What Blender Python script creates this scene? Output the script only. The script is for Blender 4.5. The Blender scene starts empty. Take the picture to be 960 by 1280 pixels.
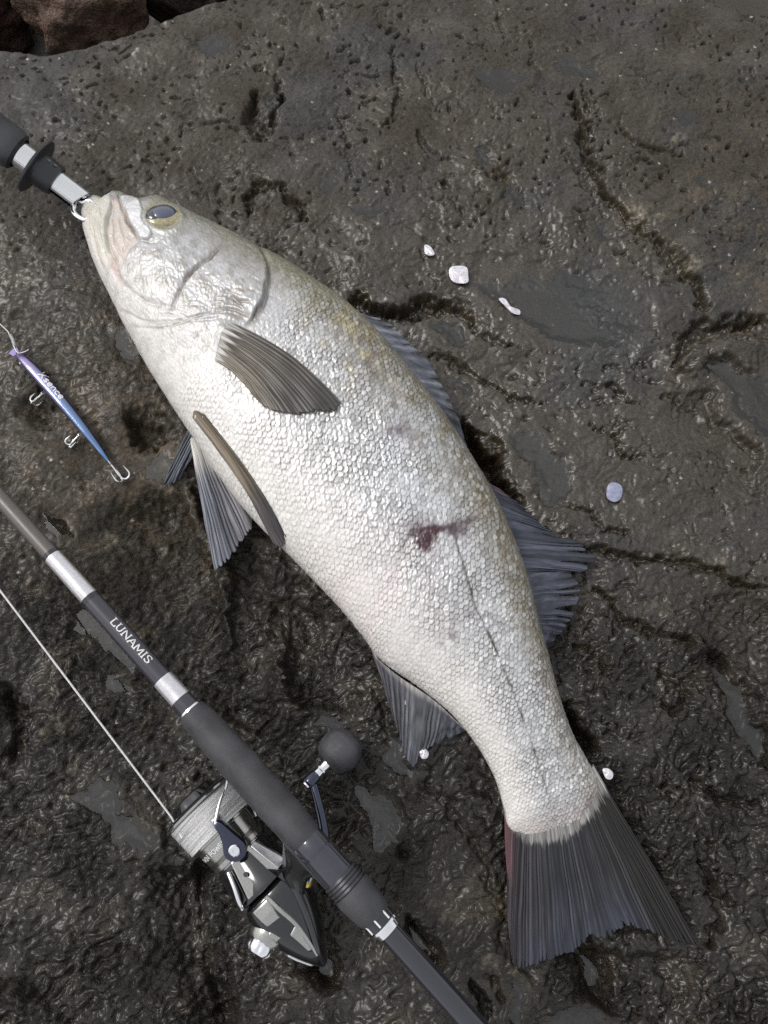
import bpy, bmesh, math, random
import numpy as np
from mathutils import Vector, Matrix

# ------------------------------------------------------------------ camera, light
TILT = math.radians(16.0)
DIST = 0.59
FPX = 640.0 / math.tan(math.radians(31.0))        # focal length in photograph pixels (960 x 1280)
scene = bpy.context.scene
COL = scene.collection
camd = bpy.data.cameras.new('camera')
cam = bpy.data.objects.new('camera', camd)
COL.objects.link(cam)
cam.location = (0.0, -DIST * math.sin(TILT), DIST * math.cos(TILT))
cam.rotation_euler = (TILT, 0, 0)
camd.sensor_fit = 'VERTICAL'
camd.angle = math.radians(62.0)
camd.clip_start = 0.01
camd.clip_end = 500.0
scene.camera = cam

SUN_EL, SUN_AZ = math.radians(52.0), math.radians(-68.0)   # azimuth measured from +Y towards +X
world = bpy.data.worlds.new('World')
scene.world = world
world.use_nodes = True
wn = world.node_tree.nodes
wl = world.node_tree.links
bg = wn['Background']
sky = wn.new('ShaderNodeTexSky')
sky.sky_type = 'NISHITA'
sky.sun_disc = False
sky.sun_elevation = SUN_EL
sky.sun_rotation = SUN_AZ
sky.air_density = 1.0
sky.dust_density = 4.0
sky.ozone_density = 1.0
hs = wn.new('ShaderNodeHueSaturation')          # a thin even overcast takes most of the blue out
hs.inputs['Saturation'].default_value = 0.30
wl.new(sky.outputs[0], hs.inputs['Color'])
cloud = wn.new('ShaderNodeMix'); cloud.data_type = 'RGBA'       # even cloud cover over the clear sky
cloud.inputs[0].default_value = 0.45
cloud.inputs[7].default_value = (8.6, 8.8, 9.0, 1)
wl.new(hs.outputs[0], cloud.inputs[6])
wl.new(cloud.outputs[2], bg.inputs['Color'])
bg.inputs['Strength'].default_value = 0.095

sund = bpy.data.lights.new('sun', 'SUN')
sun = bpy.data.objects.new('sun', sund)
COL.objects.link(sun)
sund.energy = 1.15
sund.angle = math.radians(22.0)
sund.color = (1.0, 0.965, 0.92)
sdir = Vector((math.cos(SUN_EL) * math.sin(SUN_AZ), math.cos(SUN_EL) * math.cos(SUN_AZ), math.sin(SUN_EL)))
sun.rotation_euler = sdir.to_track_quat('Z', 'Y').to_euler()
sun.location = sdir * 3

scene.view_settings.view_transform = 'Standard'
scene.view_settings.look = 'None'
scene.view_settings.exposure = 0.7
scene.view_settings.gamma = 1.0
scene.view_settings.use_curve_mapping = False
scene.cycles.use_denoising = False
scene.cycles.max_bounces = 6
scene.cycles.transparent_max_bounces = 8
scene.cycles.caustics_reflective = False
scene.cycles.caustics_refractive = False

# ------------------------------------------------------------------ pixel <-> world
CAM = np.array([0.0, -DIST * math.sin(TILT), DIST * math.cos(TILT)])
FWD = np.array([0.0, math.sin(TILT), -math.cos(TILT)])
UPV = np.array([0.0, math.cos(TILT), math.sin(TILT)])


def P(px, py, z=0.0):
    """photograph pixel -> world point at height z"""
    px, py, z = np.broadcast_arrays(np.asarray(px, float), np.asarray(py, float), np.asarray(z, float))
    a = (px - 480.0) / FPX
    b = (640.0 - py) / FPX
    dx, dy, dz = a, b * UPV[1] + FWD[1], b * UPV[2] + FWD[2]
    k = (z - CAM[2]) / dz
    return np.stack([CAM[0] + dx * k, CAM[1] + dy * k, z], -1)


def PV(px, py, z=0.0):
    return Vector(P(px, py, z).tolist())


def pix(p):
    p = np.asarray(p, float)
    v = p - CAM
    zc = v @ FWD
    zc = np.where(zc < 0.05, 0.05, zc)
    return 480.0 + FPX * v[..., 0] / zc, 640.0 - FPX * (v @ UPV) / zc


# ------------------------------------------------------------------ noise and curve tools
rs = np.random.RandomState(11)
PERM = rs.permutation(1024)
ANG = rs.rand(1024) * 2 * np.pi
GX, GY = np.cos(ANG).astype(np.float32), np.sin(ANG).astype(np.float32)
RND = rs.rand(1024).astype(np.float32)


def pn(x, y, seed=0):
    x = np.asarray(x); y = np.asarray(y)
    xi = np.floor(x).astype(np.int32); yi = np.floor(y).astype(np.int32)
    xf = (x - xi).astype(np.float32); yf = (y - yi).astype(np.float32)
    u = xf * xf * xf * (xf * (xf * 6 - 15) + 10)
    v = yf * yf * yf * (yf * (yf * 6 - 15) + 10)

    def g(ix, iy, fx, fy):
        h = PERM[(PERM[(ix + seed * 57) & 1023] + iy + seed * 131) & 1023]
        return GX[h] * fx + GY[h] * fy
    a = g(xi, yi, xf, yf); b = g(xi + 1, yi, xf - 1, yf)
    c = g(xi, yi + 1, xf, yf - 1); d = g(xi + 1, yi + 1, xf - 1, yf - 1)
    return 1.45 * ((a + (b - a) * u) + ((c + (d - c) * u) - (a + (b - a) * u)) * v)


def fbm(x, y, octv=4, seed=0, gain=0.5):
    s = 0; a = 1.0; t = 0
    for o in range(octv):
        s = s + a * pn(x * 2 ** o + 13.7 * o, y * 2 ** o - 7.3 * o, seed + o)
        t += a; a *= gain
    return s / t * 1.3


def sst(a, b, x):
    t = np.clip((x - a) / (b - a), 0, 1)
    return t * t * (3 - 2 * t)


def hash2(i, j, k=0):
    return RND[PERM[(PERM[(i + 91 * k) & 1023] + j) & 1023]]


def polydist(px, py, poly, closed=False):
    """unsigned distance, signed side (left of direction positive in pixel space), parameter along"""
    pts = np.asarray(poly, float)
    if closed:
        pts = np.vstack([pts, pts[:1]])
    best = np.full(px.shape, 1e9); side = np.zeros(px.shape); par = np.zeros(px.shape)
    n = len(pts) - 1
    for i in range(n):
        a, b = pts[i], pts[i + 1]
        d = b - a
        L2 = max(d @ d, 1e-9)
        t = np.clip(((px - a[0]) * d[0] + (py - a[1]) * d[1]) / L2, 0, 1)
        ex, ey = px - (a[0] + d[0] * t), py - (a[1] + d[1] * t)
        dd = ex * ex + ey * ey
        m = dd < best
        best = np.where(m, dd, best)
        side = np.where(m, np.sign(d[0] * ey - d[1] * ex), side)
        par = np.where(m, (i + t) / n, par)
    return np.sqrt(best), side, par


def inside(px, py, poly):
    r = np.zeros(px.shape, bool)
    n = len(poly)
    for i in range(n):
        x0, y0 = poly[i]; x1, y1 = poly[(i + 1) % n]
        if y0 == y1:
            continue
        c = ((y0 > py) != (y1 > py)) & (px < (x1 - x0) * (py - y0) / (y1 - y0) + x0)
        r ^= c
    return r


def cr(pts, n):
    """Catmull-Rom resample with n points, uniform in arc length of the control polygon"""
    pts = np.asarray(pts, float)
    if pts.ndim == 1:
        pts = pts[:, None]
    m = len(pts)
    ext = np.vstack([2 * pts[0] - pts[1], pts, 2 * pts[-1] - pts[-2]])
    t = np.linspace(0, m - 1, n)
    i = np.clip(np.floor(t).astype(int), 0, m - 2)
    f = (t - i)[:, None]
    p0, p1, p2, p3 = ext[i], ext[i + 1], ext[i + 2], ext[i + 3]
    return 0.5 * (2 * p1 + (p2 - p0) * f + (2 * p0 - 5 * p1 + 4 * p2 - p3) * f ** 2 + (3 * p1 - p0 - 3 * p2 + p3) * f ** 3)


def resample(poly, n):
    poly = np.asarray(poly, float)
    fine = cr(poly, 400) if len(poly) > 2 else np.linspace(poly[0], poly[1], 400)
    s = np.concatenate([[0], np.cumsum(np.linalg.norm(np.diff(fine, axis=0), axis=1))])
    q = np.linspace(0, s[-1], n)
    return np.stack([np.interp(q, s, fine[:, k]) for k in range(fine.shape[1])], -1)


def closed(poly, n):
    p = np.asarray(poly, float)
    ext = np.vstack([p[-3:], p, p[:3]])
    m = len(ext)
    fine = cr(ext, (m - 1) * 24 + 1)[3 * 24:3 * 24 + len(p) * 24 + 1]
    s_ = np.concatenate([[0], np.cumsum(np.linalg.norm(np.diff(fine, axis=0), axis=1))])
    q = np.linspace(0, s_[-1], n + 1)[:-1]
    return np.stack([np.interp(q, s_, fine[:, k]) for k in range(2)], -1)


# ------------------------------------------------------------------ mesh tools
def raw_mesh(name, verts, faces, smooth=True):
    verts = np.asarray(verts, np.float32); faces = np.asarray(faces, np.int32)
    me = bpy.data.meshes.new(name)
    me.vertices.add(len(verts)); me.vertices.foreach_set('co', verts.ravel())
    k = faces.shape[1]
    me.loops.add(faces.size); me.loops.foreach_set('vertex_index', faces.ravel())
    me.polygons.add(len(faces))
    me.polygons.foreach_set('loop_start', np.arange(0, faces.size, k, dtype=np.int32))
    me.polygons.foreach_set('use_smooth', np.full(len(faces), smooth))
    me.update(calc_edges=True)
    return me


def grid_faces(nu, nv, wrap=False):
    i = np.arange(nu - 1)[:, None]
    j = np.arange(nv if wrap else nv - 1)[None, :]
    j2 = (j + 1) % nv
    a = i * nv + j; b = (i + 1) * nv + j; c = (i + 1) * nv + j2; d = i * nv + j2
    return np.stack([a, b, c, d], -1).reshape(-1, 4)


def vcol(me, name, arr):
    at = me.attributes.new(name, 'FLOAT_COLOR', 'POINT')
    a = np.ones((len(me.vertices), 4), np.float32)
    a[:, :arr.shape[1]] = arr
    at.data.foreach_set('color', a.ravel())


def vflt(me, name, arr):
    at = me.attributes.new(name, 'FLOAT', 'POINT')
    at.data.foreach_set('value', np.asarray(arr, np.float32).ravel())


def link(name, me, mat, parent=None):
    o = bpy.data.objects.new(name, me)
    COL.objects.link(o)
    if mat is not None and me is not None:
        me.materials.append(mat)
    if parent is not None:
        o.parent = parent
        o.matrix_parent_inverse = Matrix.Translation(parent.location).inverted() if parent.type == 'EMPTY' and parent.parent is None else Matrix.Identity(4)
    return o


def thing(name, label, cat, loc, group=None):
    o = bpy.data.objects.new(name, None)
    o.empty_display_size = 0.02
    COL.objects.link(o)
    o.location = loc
    return tag(o, label, cat, group)


def tag(o, label, cat, group=None):
    o['label'] = label; o['category'] = cat
    if group:
        o['group'] = group
    return o


def sweep(points, radii, seg=16, cap=True, flat=None):
    """tube through 3-D points with a radius per point"""
    pts = np.asarray(points, float); n = len(pts)
    rad = np.broadcast_to(np.asarray(radii, float), (n,))
    tan = np.gradient(pts, axis=0)
    tan /= np.linalg.norm(tan, axis=1)[:, None] + 1e-12
    ref = np.array([0, 0, 1.0])
    if abs(tan[0] @ ref) > 0.9:
        ref = np.array([1.0, 0, 0])
    vs = []
    u = np.cross(tan[0], ref); u /= np.linalg.norm(u)
    for i in range(n):
        u = u - tan[i] * (u @ tan[i]); u /= np.linalg.norm(u)
        w = np.cross(tan[i], u)
        a = np.arange(seg) / seg * 2 * np.pi
        k = 1.0 if flat is None else flat
        vs.append(pts[i] + rad[i] * (np.cos(a)[:, None] * u + k * np.sin(a)[:, None] * w))
    v = np.vstack(vs)
    f = grid_faces(n, seg, True)
    return close_ends(v, f, n, seg) if cap else (v, f)


def close_ends(v, f, n, seg):
    c0 = len(v); v = np.vstack([v, v[:seg].mean(0)[None], v[(n - 1) * seg:n * seg].mean(0)[None]])
    j = np.arange(seg); j2 = (j + 1) % seg
    a = np.stack([np.full(seg, c0), j, j2, j2], -1)
    b = np.stack([np.full(seg, c0 + 1), (n - 1) * seg + j2, (n - 1) * seg + j, (n - 1) * seg + j], -1)
    return v, f, np.vstack([a, b])[:, :3]


def tube_obj(name, points, radii, mat, parent=None, seg=14, flat=None):
    v, f, t = sweep(points, radii, seg, True, flat)
    return link(name, poly_mesh(name, v, f, t), mat, parent)


def poly_mesh(name, v, quads, tris=None, smooth=True):
    fs = [tuple(q) for q in quads.tolist()] + ([tuple(q) for q in tris.tolist()] if tris is not None else [])
    me = bpy.data.meshes.new(name)
    me.from_pydata([tuple(p) for p in v], [], fs)
    me.validate()
    bm = bmesh.new(); bm.from_mesh(me)
    bmesh.ops.recalc_face_normals(bm, faces=bm.faces)
    for e in bm.edges:
        if len(e.link_faces) == 2 and e.calc_face_angle(0) > math.radians(38):
            e.smooth = False
    for fc in bm.faces:
        fc.smooth = smooth
    bm.to_mesh(me); bm.free()
    return me


class Frame:
    """axis frame: e along, n towards the camera, s = n x e"""
    def __init__(self, p0, p1):
        self.o = np.asarray(p0, float)
        d = np.asarray(p1, float) - self.o
        self.L = np.linalg.norm(d)
        self.e = d / self.L
        c = CAM - self.o
        c = np.array([0, 0, 1.0]) * 0.6 + 0.4 * c / np.linalg.norm(c)
        c = c - self.e * (c @ self.e)
        self.n = c / np.linalg.norm(c)
        self.s = np.cross(self.n, self.e)

    def pt(self, t, s=0.0, n=0.0):
        t, s, n = np.broadcast_arrays(np.asarray(t, float), np.asarray(s, float), np.asarray(n, float))
        return self.o + t[..., None] * self.e + s[..., None] * self.s + n[..., None] * self.n

    def t_of(self, px, py):
        """axis parameter whose projection is closest to a pixel"""
        t = np.linspace(-0.6, 1.6, 4401)
        x, y = pix(self.pt(t))
        return t[np.argmin((x - px) ** 2 + (y - py) ** 2)]


def lathe_obj(name, fr, profile, mat, parent, seg=40, s0=0.0, n0=0.0, wob=None, dense=1):
    """profile of (t, r) pairs along the frame's axis"""
    pr = np.asarray(profile, float)
    if dense > 1:
        q = np.linspace(0, len(pr) - 1, (len(pr) - 1) * dense + 1)
        pr = np.stack([np.interp(q, np.arange(len(pr)), pr[:, k]) for k in range(2)], -1)
    a = np.arange(seg) / seg * 2 * np.pi
    r = pr[:, 1][:, None] * np.ones(seg)[None]
    if wob is not None:
        r = r + wob(pr[:, 0][:, None], a[None])
    v = fr.pt(pr[:, 0][:, None] + 0 * a[None], s0 + r * np.sin(a)[None], n0 + r * np.cos(a)[None]).reshape(-1, 3)
    f = grid_faces(len(pr), seg, True)
    v, f, t = close_ends(v, f, len(pr), seg)
    return link(name, poly_mesh(name, v, f, t), mat, parent)


def loft_obj(name, sections, mat, parent, bevel=0.0, sub=0):
    """closed loops of equal length, capped"""
    sec = np.asarray(sections, float)
    n, k = sec.shape[:2]
    f = grid_faces(n, k, True)
    v, f, t = close_ends(sec.reshape(-1, 3), f, n, k)
    o = link(name, poly_mesh(name, v, f, t), mat, parent)
    if bevel:
        m = o.modifiers.new('bevel', 'BEVEL'); m.width = bevel; m.segments = 3; m.limit_method = 'ANGLE'; m.angle_limit = 0.5
    if sub:
        m = o.modifiers.new('sub', 'SUBSURF'); m.levels = sub; m.render_levels = sub
    return o


def rot_frame(fr, c, e, n=None):
    """a frame at point c with axis e"""
    g = Frame.__new__(Frame)
    g.o = np.asarray(c, float); g.e = np.asarray(e, float) / np.linalg.norm(e); g.L = 1.0
    ref = np.array([0, 0, 1.0]) if n is None else np.asarray(n, float)
    if abs(ref @ g.e) > 0.95:
        ref = np.array([0, 1.0, 0])
    ref = ref - g.e * (ref @ g.e)
    g.n = ref / np.linalg.norm(ref); g.s = np.cross(g.n, g.e)
    return g


# ------------------------------------------------------------------ materials
def new_mat(name):
    m = bpy.data.materials.new(name)
    m.use_nodes = True
    nt = m.node_tree
    return m, nt, nt.nodes, nt.links, nt.nodes['Principled BSDF']


def mat(name, col, rough=0.5, metal=0.0, var=0.12, vscale=900.0, bump=0.0, bscale=2500.0, coat=0.0, spec=0.5, rvar=0.0):
    m, nt, N, L, b = new_mat(name)
    tc = N.new('ShaderNodeTexCoord')
    nz = N.new('ShaderNodeTexNoise'); nz.inputs['Scale'].default_value = vscale; nz.inputs['Detail'].default_value = 4
    L.new(tc.outputs['Object'], nz.inputs['Vector'])
    mr = N.new('ShaderNodeMapRange')
    mr.inputs['From Min'].default_value = 0.3; mr.inputs['From Max'].default_value = 0.7
    mr.inputs['To Min'].default_value = 1 - var; mr.inputs['To Max'].default_value = 1 + var
    L.new(nz.outputs['Fac'], mr.inputs['Value'])
    mx = N.new('ShaderNodeMix'); mx.data_type = 'RGBA'; mx.blend_type = 'MULTIPLY'; mx.inputs[0].default_value = 1.0
    mx.inputs[6].default_value = (*col, 1)
    L.new(mr.outputs[0], mx.inputs[7])
    L.new(mx.outputs[2], b.inputs['Base Color'])
    b.inputs['Roughness'].default_value = rough
    b.inputs['Metallic'].default_value = metal
    b.inputs['Specular IOR Level'].default_value = spec
    b.inputs['Coat Weight'].default_value = coat
    b.inputs['Coat Roughness'].default_value = 0.08
    if rvar:
        n2 = N.new('ShaderNodeTexNoise'); n2.inputs['Scale'].default_value = 140.0; n2.inputs['Detail'].default_value = 6
        L.new(tc.outputs['Object'], n2.inputs['Vector'])
        m2 = N.new('ShaderNodeMapRange'); m2.inputs['From Min'].default_value = 0.35; m2.inputs['From Max'].default_value = 0.65
        m2.inputs['To Min'].default_value = max(rough - rvar, 0.02); m2.inputs['To Max'].default_value = rough + rvar
        L.new(n2.outputs['Fac'], m2.inputs['Value']); L.new(m2.outputs[0], b.inputs['Roughness'])
    if bump:
        n3 = N.new('ShaderNodeTexNoise'); n3.inputs['Scale'].default_value = bscale; n3.inputs['Detail'].default_value = 3
        L.new(tc.outputs['Object'], n3.inputs['Vector'])
        bp = N.new('ShaderNodeBump'); bp.inputs['Strength'].default_value = bump; bp.inputs['Distance'].default_value = 0.0004
        L.new(n3.outputs['Fac'], bp.inputs['Height']); L.new(bp.outputs[0], b.inputs['Normal'])
    return m


M_black = mat('black_paint', (0.012, 0.012, 0.016), 0.18, 0.0, coat=0.5, rvar=0.06)
M_blank = mat('black_blank', (0.014, 0.014, 0.020), 0.12, 0.0, coat=0.7, rvar=0.04)
M_grey = mat('grey_blank', (0.11, 0.10, 0.094), 0.34, 0.35, rvar=0.06)
M_dark = mat('dark_blank', (0.038, 0.036, 0.046), 0.25, 0.3, coat=0.5)
M_silver = mat('silver_wrap', (0.62, 0.61, 0.63), 0.26, 0.75, rvar=0.08)
M_chrome = mat('chrome', (0.80, 0.80, 0.82), 0.08, 1.0, var=0.05, rvar=0.05)
M_gun = mat('gunmetal', (0.040, 0.040, 0.042), 0.09, 0.85, rvar=0.04, coat=0.6)
M_gun2 = mat('pale_gunmetal', (0.38, 0.375, 0.355), 0.15, 0.95, rvar=0.06)
M_navy = mat('navy_metal', (0.040, 0.045, 0.072), 0.12, 0.85, rvar=0.05, coat=0.5)
M_seat = mat('reel_seat', (0.045, 0.045, 0.058), 0.12, 0.55, coat=0.6, rvar=0.06)
M_eva = mat('eva_foam', (0.036, 0.036, 0.040), 0.58, 0.0, var=0.4, vscale=70.0, bump=0.5, bscale=3000.0, rvar=0.18)
M_gold = mat('gold_ring', (0.55, 0.42, 0.07), 0.25, 1.0)
M_white = mat('white_print', (0.60, 0.60, 0.60), 0.4, 0.0, var=0.05)
M_wire = mat('hook_steel', (0.80, 0.80, 0.81), 0.22, 1.0)


def braid_mat(name='braided_line', banded=False):
    m, nt, N, L, b = new_mat(name)
    tc = N.new('ShaderNodeTexCoord')
    nz = N.new('ShaderNodeTexNoise'); nz.inputs['Scale'].default_value = 1400.0; nz.inputs['Detail'].default_value = 3
    L.new(tc.outputs['Object'], nz.inputs['Vector'])
    r = N.new('ShaderNodeValToRGB')
    r.color_ramp.elements[0].position = 0.35; r.color_ramp.elements[0].color = (0.42, 0.42, 0.43, 1)
    r.color_ramp.elements[1].position = 0.62; r.color_ramp.elements[1].color = (0.62, 0.61, 0.60, 1)
    L.new(nz.outputs['Fac'], r.inputs[0])
    if banded:
        at = N.new('ShaderNodeAttribute'); at.attribute_name = 'Col'
        mx = N.new('ShaderNodeMix'); mx.data_type = 'RGBA'; mx.blend_type = 'MULTIPLY'; mx.inputs[0].default_value = 1.0
        L.new(r.outputs[0], mx.inputs[6]); L.new(at.outputs['Color'], mx.inputs[7]); L.new(mx.outputs[2], b.inputs['Base Color'])
    else:
        L.new(r.outputs[0], b.inputs['Base Color'])
    b.inputs['Roughness'].default_value = 0.45
    return m


M_braid = braid_mat()
M_wound = braid_mat('wound_braid', True)


def rock_mat(name, scale=1.0):
    m, nt, N, L, b = new_mat(name)
    at = N.new('ShaderNodeAttribute'); at.attribute_name = 'Col'
    wet = N.new('ShaderNodeAttribute'); wet.attribute_name = 'wet'
    tc = N.new('ShaderNodeTexCoord')
    # fine mineral grain on top of the larger colour patches held by the mesh
    n1 = N.new('ShaderNodeTexNoise'); n1.inputs['Scale'].default_value = 620.0 * scale; n1.inputs['Detail'].default_value = 5; n1.inputs['Roughness'].default_value = 0.65
    L.new(tc.outputs['Object'], n1.inputs['Vector'])
    mr = N.new('ShaderNodeMapRange'); mr.inputs['From Min'].default_value = 0.28; mr.inputs['From Max'].default_value = 0.72
    mr.inputs['To Min'].default_value = 0.35; mr.inputs['To Max'].default_value = 1.75
    L.new(n1.outputs['Fac'], mr.inputs['Value'])
    mx = N.new('ShaderNodeMix'); mx.data_type = 'RGBA'; mx.blend_type = 'MULTIPLY'; mx.inputs[0].default_value = 1.0
    L.new(at.outputs['Color'], mx.inputs[6]); L.new(mr.outputs[0], mx.inputs[7])
    L.new(mx.outputs[2], b.inputs['Base Color'])
    # roughness: wet film against drier stone
    n2 = N.new('ShaderNodeTexNoise'); n2.inputs['Scale'].default_value = 180.0 * scale; n2.inputs['Detail'].default_value = 4
    L.new(tc.outputs['Object'], n2.inputs['Vector'])
    m2 = N.new('ShaderNodeMath'); m2.operation = 'MULTIPLY_ADD'; m2.inputs[1].default_value = -0.36; m2.inputs[2].default_value = 0.64
    L.new(wet.outputs['Fac'], m2.inputs[0])
    m3 = N.new('ShaderNodeMath'); m3.operation = 'MULTIPLY_ADD'; m3.inputs[1].default_value = 0.30
    L.new(n2.outputs['Fac'], m3.inputs[0]); L.new(m2.outputs[0], m3.inputs[2])
    m4 = N.new('ShaderNodeMath'); m4.operation = 'SUBTRACT'; m4.inputs[1].default_value = 0.12; m4.use_clamp = True
    L.new(m3.outputs[0], m4.inputs[0]); L.new(m4.outputs[0], b.inputs['Roughness'])
    b.inputs['Specular IOR Level'].default_value = 0.3
    m5 = N.new('ShaderNodeMath'); m5.operation = 'MULTIPLY'; m5.inputs[1].default_value = 0.75
    L.new(wet.outputs['Fac'], m5.inputs[0]); L.new(m5.outputs[0], b.inputs['Coat Weight'])
    b.inputs['Coat Roughness'].default_value = 0.27
    b.inputs['Coat IOR'].default_value = 1.45
    n3 = N.new('ShaderNodeTexNoise'); n3.inputs['Scale'].default_value = 560.0 * scale; n3.inputs['Detail'].default_value = 5; n3.inputs['Roughness'].default_value = 0.65
    L.new(tc.outputs['Object'], n3.inputs['Vector'])
    # flaky crinkle: warped cells, stronger where the stone is rough
    nw = N.new('ShaderNodeTexNoise'); nw.inputs['Scale'].default_value = 260.0 * scale; nw.inputs['Detail'].default_value = 2
    L.new(tc.outputs['Object'], nw.inputs['Vector'])
    vm = N.new('ShaderNodeVectorMath'); vm.operation = 'MULTIPLY_ADD'
    vm.inputs[1].default_value = (0.006 / scale, 0.006 / scale, 0.006 / scale)
    L.new(nw.outputs['Color'], vm.inputs[0]); L.new(tc.outputs['Object'], vm.inputs[2])
    mp_ = N.new('ShaderNodeMapping'); mp_.inputs['Rotation'].default_value = (0, 0, math.radians(-35)); mp_.inputs['Scale'].default_value = (1.0, 1.6, 1.0)
    L.new(vm.outputs[0], mp_.inputs['Vector'])
    vo = N.new('ShaderNodeTexVoronoi'); vo.inputs['Scale'].default_value = 260.0 * scale
    L.new(mp_.outputs[0], vo.inputs['Vector'])
    ra_ = N.new('ShaderNodeAttribute'); ra_.attribute_name = 'rough'
    mv = N.new('ShaderNodeMath'); mv.operation = 'MULTIPLY'; L.new(vo.outputs['Distance'], mv.inputs[0]); L.new(ra_.outputs['Fac'], mv.inputs[1])
    ms = N.new('ShaderNodeMath'); ms.operation = 'MULTIPLY_ADD'; ms.inputs[1].default_value = -0.9
    nr_ = N.new('ShaderNodeMath'); nr_.operation = 'MULTIPLY_ADD'; nr_.inputs[1].default_value = 0.75; nr_.inputs[2].default_value = 0.28
    L.new(ra_.outputs['Fac'], nr_.inputs[0])
    nm_ = N.new('ShaderNodeMath'); nm_.operation = 'MULTIPLY'; L.new(nr_.outputs[0], nm_.inputs[0]); L.new(n3.outputs['Fac'], nm_.inputs[1])
    L.new(mv.outputs[0], ms.inputs[0]); L.new(nm_.outputs[0], ms.inputs[2])
    bp = N.new('ShaderNodeBump'); bp.inputs['Strength'].default_value = 1.0; bp.inputs['Distance'].default_value = 0.0017 / scale
    L.new(ms.outputs[0], bp.inputs['Height']); L.new(bp.outputs[0], b.inputs['Normal'])
    return m


def water_mat():
    m = bpy.data.materials.new('water_film'); m.use_nodes = True
    nt = m.node_tree; N = nt.nodes; L = nt.links
    N.remove(N['Principled BSDF'])
    out = N['Material Output']
    tr = N.new('ShaderNodeBsdfTransparent'); tr.inputs[0].default_value = (0.93, 0.93, 0.91, 1)
    gl = N.new('ShaderNodeBsdfGlossy'); gl.inputs['Roughness'].default_value = 0.03
    fr = N.new('ShaderNodeFresnel'); fr.inputs['IOR'].default_value = 1.66
    mx = N.new('ShaderNodeMixShader')
    tc = N.new('ShaderNodeTexCoord')
    nz = N.new('ShaderNodeTexNoise'); nz.inputs['Scale'].default_value = 60.0
    L.new(tc.outputs['Object'], nz.inputs['Vector'])
    bp = N.new('ShaderNodeBump'); bp.inputs['Strength'].default_value = 0.08; bp.inputs['Distance'].default_value = 0.002
    L.new(nz.outputs['Fac'], bp.inputs['Height'])
    L.new(bp.outputs[0], gl.inputs['Normal']); L.new(bp.outputs[0], fr.inputs['Normal'])
    L.new(fr.outputs[0], mx.inputs[0]); L.new(tr.outputs[0], mx.inputs[1]); L.new(gl.outputs[0], mx.inputs[2])
    L.new(mx.outputs[0], out.inputs['Surface'])
    return m


M_rock = rock_mat('wet_rock')
M_water = water_mat()

# ------------------------------------------------------------------ the rock
def axis_coords(lo, hi, step, far, grow=1.2):
    mid = np.arange(lo, hi + step * 0.5, step)
    out = []
    d = step; x = 0.0
    while x < far:
        d *= grow; x += d; out.append(x)
    out = np.array(out)
    return np.concatenate([lo - out[::-1], mid, hi + out])


GXS = axis_coords(-0.36, 0.36, 0.00100, 40.0)
GYS = axis_coords(-0.345, 0.49, 0.00100, 40.0)
X, Y = np.meshgrid(GXS, GYS, indexing='ij')
near = (np.abs(X) < 0.5) & (Y > -0.45) & (Y < 0.62)
PXA, PYA = pix(np.stack([X, Y, 0 * X], -1))
PXA = np.where(near, PXA, -2000.0); PYA = np.where(near, PYA, -2000.0)
JX = PXA + 10.0 * fbm(X * 60, Y * 60, 4, 3) + 4.0 * pn(X * 260, Y * 260, 8)
JY = PYA + 10.0 * fbm(X * 60 + 9, Y * 60 + 5, 4, 5) + 4.0 * pn(X * 260, Y * 260, 9)

# region weights (pixel layout of the slab: crinkled low part, smoother wet middle right, gritty top)
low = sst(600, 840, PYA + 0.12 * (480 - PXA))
mid = np.exp(-(((PXA - 700) / 250) ** 2 + ((PYA - 420) / 260) ** 2))
top = 1 - sst(180, 420, PYA)
lowright = sst(640, 760, PXA) * sst(600, 760, PYA)
rough = np.clip(0.42 + 0.62 * low - 0.34 * mid - 0.16 * top, 0.1, 1.0)

WX = X + 0.004 * fbm(X * 55, Y * 55, 3, 21); WY = Y + 0.004 * fbm(X * 55, Y * 55, 3, 25)
ca, sa = math.cos(math.radians(38)), math.sin(math.radians(38))
RX, RY = (WX * ca + WY * sa), (-WX * sa + WY * ca) * 1.7
H = 0.0075 * fbm(X * 5, Y * 5, 3, 1) + 0.0030 * fbm(X * 17, Y * 17, 3, 2)
b1 = np.abs(pn(RX * 80, RY * 80, 31)); b2 = np.abs(pn(RX * 210, RY * 210, 32)); b3 = fbm(WX * 260, WY * 300, 3, 33)
b2 = 0.5 * b2 + 0.35 * fbm(RX * 150, RY * 150, 3, 35)
patchy = 0.55 + 0.75 * sst(-0.5, 0.5, fbm(X * 12, Y * 12, 3, 34))
H += rough * patchy * ((0.0036 + 0.0016 * low) * b1 + (0.0022 + 0.0010 * low) * b2 + 0.0014 * b3)
H += 0.0011 * fbm(WX * 60, WY * 60, 4, 40)
q = 5.0 * fbm(WX * 20, WY * 26, 5, 50)
fq = q - np.floor(q)
terr = np.floor(q) + sst(0.0, 0.16, fq)
H += (0.0005 + 0.0012 * mid + 0.0011 * lowright + 0.0004 * low) * (terr - 0.35 * q)
pit = sst(0.40, 0.58, pn(WX * 165, WY * 200, 61)) * sst(-0.25, 0.3, fbm(X * 22, Y * 22, 2, 62))
pit = np.maximum(pit, sst(0.50, 0.62, pn(WX * 90 + 3, WY * 110, 63)) * sst(0.0, 0.3, fbm(X * 16 + 7, Y * 16, 2, 64)))
H -= 0.0034 * (0.30 + 0.70 * top + 0.35 * mid) * pit
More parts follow.
